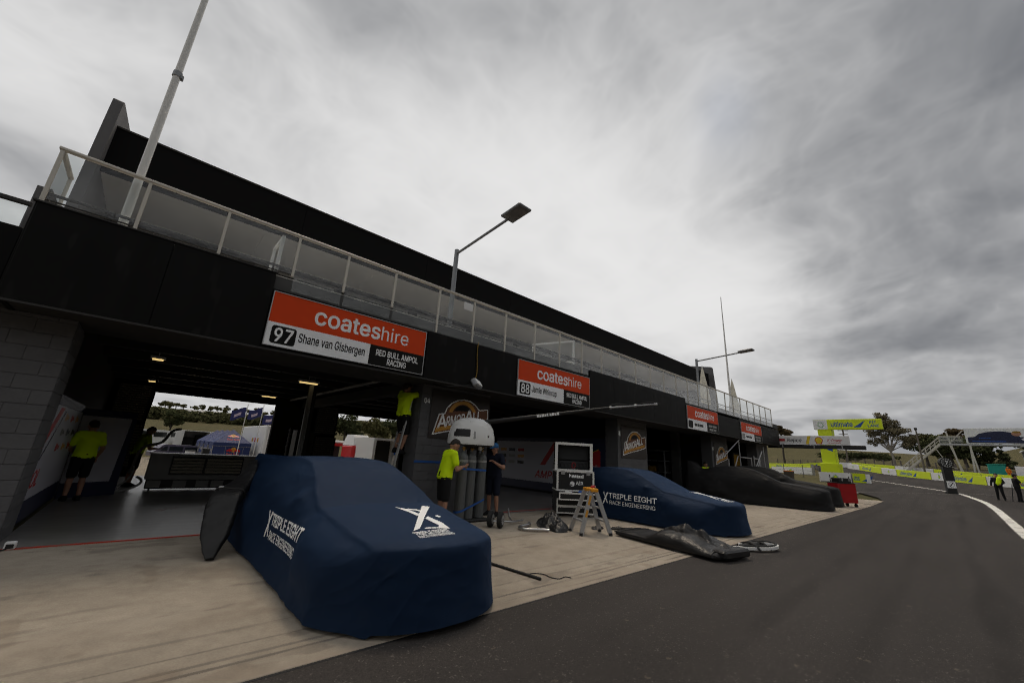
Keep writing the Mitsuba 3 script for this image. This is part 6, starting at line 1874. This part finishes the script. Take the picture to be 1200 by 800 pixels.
def tent(x, y, lab, w=3.0, d=3.0):
    t = thing('canopy_tent', lab, 'tent')
    x0, x1, y0, y1 = x, x + w, y, y + d
    ze, zt = ZP + 2.1, ZP + 3.35
    ap = (x + w / 2, y + d / 2, zt)
    c = [(x0, y0, ze), (x1, y0, ze), (x1, y1, ze), (x0, y1, ze)]
    V = np.array(c + [ap] + [(a, b, z - .05) for a, b, z in c] + [(ap[0], ap[1], zt - .05)])
    F = [(i, (i + 1) % 4, 4) for i in range(4)] + [(5 + (i + 1) % 4, 5 + i, 9) for i in range(4)] + [q for i in range(4) for q in ((i, 5 + i, 5 + (i + 1) % 4), (i, 5 + (i + 1) % 4, (i + 1) % 4))]
    add('roof', trimesh.Trimesh(V, F, process=False), 'canopy_navy', t)
    add('valance', [box(x0, x1, y0 - .01, y0 + .01, ze - .30, ze), box(x0, x1, y1 - .01, y1 + .01, ze - .30, ze), box(x0 - .01, x0 + .01, y0 + .011, y1 - .011, ze - .30, ze), box(x1 - .01, x1 + .01, y0 + .011, y1 - .011, ze - .30, ze)], 'canopy_navy', t)
    add('wall', [box(x0 + .02, x1 - .02, y0 + .02, y0 + .03, ZP + .3, ze - .31), box(x0 + .02, x0 + .03, y0 + .04, y1, ZP + .3, ze - .31)], 'canopy_navy', t)
    for a in (x0, x1):
        for b in (y0, y1):
            add('leg', box(a - .025, a + .025, b - .025, b + .025, ZP, ze - .3), 'alu_grey', t)
    add('seam', [box(x0, x1, y0 - .016, y0 - .011, ze - .33, ze - .305), box(x0 + .99, x0 + 1.01, y0 + .012, y0 + .019, ZP + .3, ze - .34), box(x0 + 2.4, x0 + 2.42, y0 + .012, y0 + .019, ZP + .3, ze - .34)], 'grey_text', t)
    sc_ = lambda g, k, a, b: shapely.affinity.translate(shapely.affinity.scale(g, k, k, origin=(0, 0)), a, b)
    bull = sg.Polygon([(-.9, .05), (-.5, .30), (-.15, .10), (-.05, -.10), (-.30, -.05), (-.45, -.22), (-.55, -.05), (-.85, -.12)])
    bulls = bull.union(shapely.affinity.scale(bull, -1, 1, origin=(0, 0)))
    sun = sg.Point(0, .12).buffer(.27)
    W_ = lambda m, e: onto(m, (x + w * .55, y0 + .018 - e, ZP + 1.38), (1, 0, 0), (0, 0, 1))
    add('emblem_sun', W_(shape(sc_(sun, .8, 0, 0), .004), 0), 'logo_gold', t)
    add('emblem_bulls', W_(shape(sc_(bulls, .62, 0, 0), .004), .005), 'red_gloss', t)
    add('lettering', W_(text2('Red Bull', -.5, .5, -.42, .22), 0), 'pink_cloth', t)
    # on the roof slope
    n = np.array((0, zt - ze, d / 2)); n /= np.linalg.norm(n)
    up_ = np.array((0, d / 2, zt - ze)); up_ /= np.linalg.norm(up_)
    W2 = lambda m, e: onto(m, np.array((x + w / 2, y0, ze)) + up_ * .78 + np.cross((1, 0, 0), up_) * (.004 + e), (1, 0, 0), up_)
    add('emblem_sun', W2(shape(sc_(sun, .8, 0, .12), .004), 0), 'logo_gold', t)
    add('emblem_bulls', W2(shape(sc_(bulls, .52, 0, .12), .004), .005), 'red_gloss', t)
    add('lettering', W2(text2('Red Bull', -.5, .5, -.42, .24), 0), 'pink_cloth', t)
    # stripes of lettering on the side walls
    W3 = lambda m: onto(m, (x0 + .018, y1, ZP + .55), (0, -1, 0), (0, 0, 1))
    add('lettering', W3(cat_([text2('RACING', .3, 2.7, .1, .30), text2('RACING', .3, 2.7, .7, .25)])), 'grey_text', t)
    return t


tent(5.15, 46.0, 'navy canopy tent with red and gold emblem, nearest in its row')
tent(5.10, 49.3, 'navy canopy tent second in the row behind the nearest one')
tent(5.05, 52.6, 'navy canopy tent third in the row of tents')
tent(5.0, 55.9, 'navy canopy tent farthest back in the row')

t = thing('box_trailer', 'long white trailer with small coloured emblems right of the navy tents', 'trailer')
add('body', cbox(8.75, 11.2, 44.0, 56.0, ZP + .7, ZP + 3.9, .06), 'truck_white', t)
add('skirt', cbox(8.9, 11.05, 44.4, 55.6, ZP + .35, ZP + .7, .02), 'steel_dark', t)
for y in (46, 47.3, 53):
    for x in (8.95, 10.75):
        add('wheel', tube([(x, y, ZP + .5), (x + .28, y, ZP + .5)], .5, 18), 'rubber', t)
for i, m_ in enumerate(('logo_gold', 'red_gloss', 'logo_gold')):
    add('emblem', box(8.74, 8.75, 46.6 + i * 1.3, 47.2 + i * 1.3, ZP + 2.3, ZP + 2.7), m_, t)
add('door', [box(8.90, 9.93, 43.985, 44.0, ZP + .8, ZP + 3.8), box(9.95, 11.05, 43.985, 44.0, ZP + .8, ZP + 3.8)], 'truck_white', t)
t = thing('box_truck', 'white box truck with open dark rear doors left of the tents', 'truck')
add('body', [box(4.05, 4.12, 66, 72, ZP + .9, ZP + 3.2), box(6.75, 6.82, 66, 72, ZP + .9, ZP + 3.2), box(4.12, 6.75, 66, 72, ZP + 3.12, ZP + 3.2), box(4.12, 6.75, 66, 72, ZP + .9, ZP + 1.0), box(4.12, 6.75, 71.9, 72, ZP + 1, ZP + 3.12)], 'truck_white', t)
add('door', [cbox(3.25, 4.04, 65.5, 65.56, ZP + .9, ZP + 3.2, .02), cbox(6.83, 7.3, 65.5, 65.56, ZP + .9, ZP + 3.2, .02)], 'truck_white', t)
add('load', [cbox(4.3, 5.6, 70, 71.5, ZP + 1, ZP + 2.3, .05), cbox(5.7, 6.6, 70.4, 71.5, ZP + 1, ZP + 2.7, .05)], 'black', t)
for x in (4.2, 6.4):
    add('wheel', tube([(x, 70, ZP + .45), (x + .25, 70, ZP + .45)], .45, 14), 'rubber', t)


def van(x, y, w, h, lab, L=4.8, mat='truck_white', yaw=0, cat='van', group=None):
    t = thing('parked_' + ('van' if cat == 'van' else 'car' if cat == 'car' else 'caravan'), lab, cat, group)
    z = float(gz(x, y)) - .05
    prof = [(0, .35), (L, .35), (L, h * .95), (L * .25, h), (L * .18, h * .97), (L * .04, h * .55), (0, h * .48)]
    if cat == 'caravan':
        prof = [(0, .4), (L, .4), (L, h * .9), (L - .4, h), (.5, h), (0, h * .8)]
    P = lambda m: mv(onto(m, (-L / 2, w / 2, 0), (1, 0, 0), (0, 0, 1)), (x, y, z), yaw)
    add('body', P(trimesh.creation.extrude_polygon(sg.Polygon(prof).buffer(.06), w, engine='earcut')), mat, t)
    win = [sg.Polygon([(L * .12, h * .58), (L * .26, h * .58), (L * .26, h * .9), (L * .21, h * .9)]), sg.box(L * .30, h * .58, L * .58, h * .9), sg.box(L * .62, h * .58, L * .92, h * .88)]
    for g in win:
        add('window', P(shape(g, w + .06).apply_translation((0, 0, -.03))), 'glass_dark', t)
    for a in (L * .18, L * .80):
        add('wheel', P(tube([(a, .34, -.05), (a, .34, w + .05)], .34, 14)), 'rubber', t)
    return t


van(1.0, 84, 2.0, 2.5, 'white van parked in the field, leftmost of three', 5)
van(3.2, 88, 2.0, 2.3, 'white van parked in the field below the dark tree', 5)
van(6.8, 86, 1.8, 1.6, 'pale car parked right of the white vans', 4.3, 'truck_white', 0, 'car')
van(12.2, 80, 2.3, 2.6, 'cream caravan parked behind the tents', 6, 'cream', 0, 'caravan')
van(15.6, 81, 2.3, 2.5, 'white caravan parked behind the tents, next to the cream one', 5, 'truck_white', 0, 'caravan')
van(3.2, 57, 1.8, 1.45, 'dark purple-grey car parked left of the tents', 4.2, 'car_grey', 15, 'car')
for i, (x, y, w, h, m_, lb) in enumerate(((3.3, 42, .8, 1.1, 'print_blue', 'blue tub standing left of the tents'), (4.2, 43, .5, 1.5, 'black', 'black roll cage standing left of the tents'), (2.4, 44, .9, .9, 'orange', 'orange crate on the paddock left of the tents'), (3.4, 47, .7, 1.2, 'white', 'white drum behind the blue tub'), (1.4, 46, 1.0, .8, 'ochre', 'tan box on the paddock near the black car panel'))):
    t = thing('crate', lb, 'crate')
    add('body', cbox(x, x + w, y, y + .7, ZP - .05, ZP + h, .04), m_, t)
    add('lid', cbox(x - .02, x + w + .02, y - .02, y + .72, ZP + h, ZP + h + .05, .01), 'steel_dark', t)

rr = np.random.default_rng(5)
for i, (x, y, h) in enumerate(((6.5, 42.0, 5.2), (8.0, 43.5, 5.4), (9.2, 43.2, 5.0), (10.6, 43.6, 5.2))):
    t = thing('team_flag', ['navy flag on a pole, leftmost of the four above the tents', 'navy flag on a pole, second of the four above the tents', 'navy flag on a pole, third of the four above the tents', 'navy flag on a pole, rightmost of the four at the edge of the opening'][i], 'flag')
    add('pole', tube([(x, y, ZP), (x, y, ZP + h + .3)], .03, 8), 'white_pole', t)
    nx, nz = 14, 8
    V = [(x - .05 - u * 1.05, y + .12 * math.sin(u * 5 + i) * u, ZP + h - v * .85 - .35 * u + .06 * math.sin(u * 6 + i)) for u in np.linspace(0, 1, nx) for v in np.linspace(0, 1, nz)]
    F = [q for a in range(nx - 1) for b in range(nz - 1) for q in ((a * nz + b, (a + 1) * nz + b, (a + 1) * nz + b + 1), (a * nz + b, (a + 1) * nz + b + 1, a * nz + b + 1))]
    add('cloth', trimesh.Trimesh(V, F, process=False), 'flag_navy', t, smooth=True)
    V = np.array(V).reshape(nx, nz, 3)[4:11, 3:6] + [0, -.012, 0]
    F = [q for a in range(6) for b in range(2) for q in ((a * 3 + b, (a + 1) * 3 + b, (a + 1) * 3 + b + 1), (a * 3 + b, (a + 1) * 3 + b + 1, a * 3 + b + 1))]
    add('print', trimesh.Trimesh(V.reshape(-1, 3), F, process=False), 'flag_white', t, smooth=True)

# seen through the right rear opening
t = thing('race_truck', 'red and white truck front seen through the right rear opening', 'truck')
tx0, ty = 11.7, 30.0
add('cab', cbox(tx0, tx0 + 1.75, ty, ty + 2.2, ZP + .45, ZP + 2.55, .15), 'red_gloss', t)
add('roof_fairing', tm(MF.hull_points(np.array([(tx0 + .05, ty + .1, ZP + 2.5), (tx0 + 1.7, ty + .1, ZP + 2.5), (tx0 + .05, ty + 2.2, ZP + 2.5), (tx0 + 1.7, ty + 2.2, ZP + 2.5), (tx0 + .3, ty + .9, ZP + 3.3), (tx0 + 1.4, ty + .9, ZP + 3.3), (tx0 + .3, ty + 2.2, ZP + 3.3), (tx0 + 1.4, ty + 2.2, ZP + 3.3)], np.float32))), 'truck_white', t)
add('windscreen', cbox(tx0 + .15, tx0 + 1.6, ty - .02, ty, ZP + 1.75, ZP + 2.4, .01), 'red_gloss', t)
add('emblem', onto(shape(sg.Polygon([(0, 0), (.9, .12), (1.1, .3), (.6, .24), (.2, .2)]), .01), (tx0 + .5, ty - .021, ZP + 2.0), (1, 0, 0), (0, 0, 1)), 'white', t)
add('plate', cbox(tx0 + .3, tx0 + .9, ty - .03, ty, ZP + .6, ZP + 1.2, .01), 'pink_cloth', t)
add('bumper', cbox(tx0, tx0 + 1.75, ty - .15, ty, ZP + .3, ZP + .6, .04), 'black', t)
t = thing('awning', 'white and red edged dark awning left of the red truck', 'awning')
add('roof', cbox(10.6, 12.5, 33.4, 36, ZP + 2.38, ZP + 2.62, .03), 'red_gloss', t)
add('top', cbox(10.5, 12.6, 33.3, 36, ZP + 2.63, ZP + 2.75, .03), 'white', t)
add('wall', box(10.7, 12.4, 34.5, 34.6, ZP, ZP + 2.38), 'black', t)
for x in (10.65, 11.1, 12.4):
    add('post', tube([(x, 33.45, ZP), (x, 33.45, ZP + 2.4)], .04, 6), 'alu_grey', t)
t = thing('box_truck', 'pale box truck with open dark rear seen through the right rear opening', 'truck')
bx0, by = 11.95, 27.0
add('body', [box(bx0, bx0 + .18, by, by + 5, ZP + .3, ZP + 3.1), box(bx0 + .18, bx0 + 1.5, by, by + 5, ZP + 2.95, ZP + 3.1), box(bx0 + .18, bx0 + 1.5, by + 4, by + 4.1, ZP + .3, ZP + 2.95), box(bx0 + 1.5, bx0 + 2.7, by, by + 5, ZP + .3, ZP + 3.1)], 'truck_white', t)
add('ring', onto(shape(sg.Point(1.85, 1.85).buffer(.28).difference(sg.Point(1.85, 1.85).buffer(.17)), .01), (bx0, by - .001, ZP + .3), (1, 0, 0), (0, 0, 1)), 'print_blue', t)
add('interior', box(bx0 + .18, bx0 + 1.5, by + .6, by + .7, ZP + .3, ZP + 2.95), 'black', t)  # black sheet stands in for the shade inside the open hold
add('edge', [box(bx0 + 2.2, bx0 + 2.25, by - .01, by, ZP + .3, ZP + 3.1)], 'steel_dark', t)
t = thing('long_awning', 'long white roof behind the red truck in the right rear opening', 'awning')
add('roof', cbox(18, 40, 62, 68, ZP + 2.7, ZP + 3.1, .05), 'white', t)
for x in range(19, 40, 4):
    add('post', tube([(x, 62.2, ZP - .2), (x, 62.2, ZP + 2.7)], .06, 6), 'alu_grey', t)
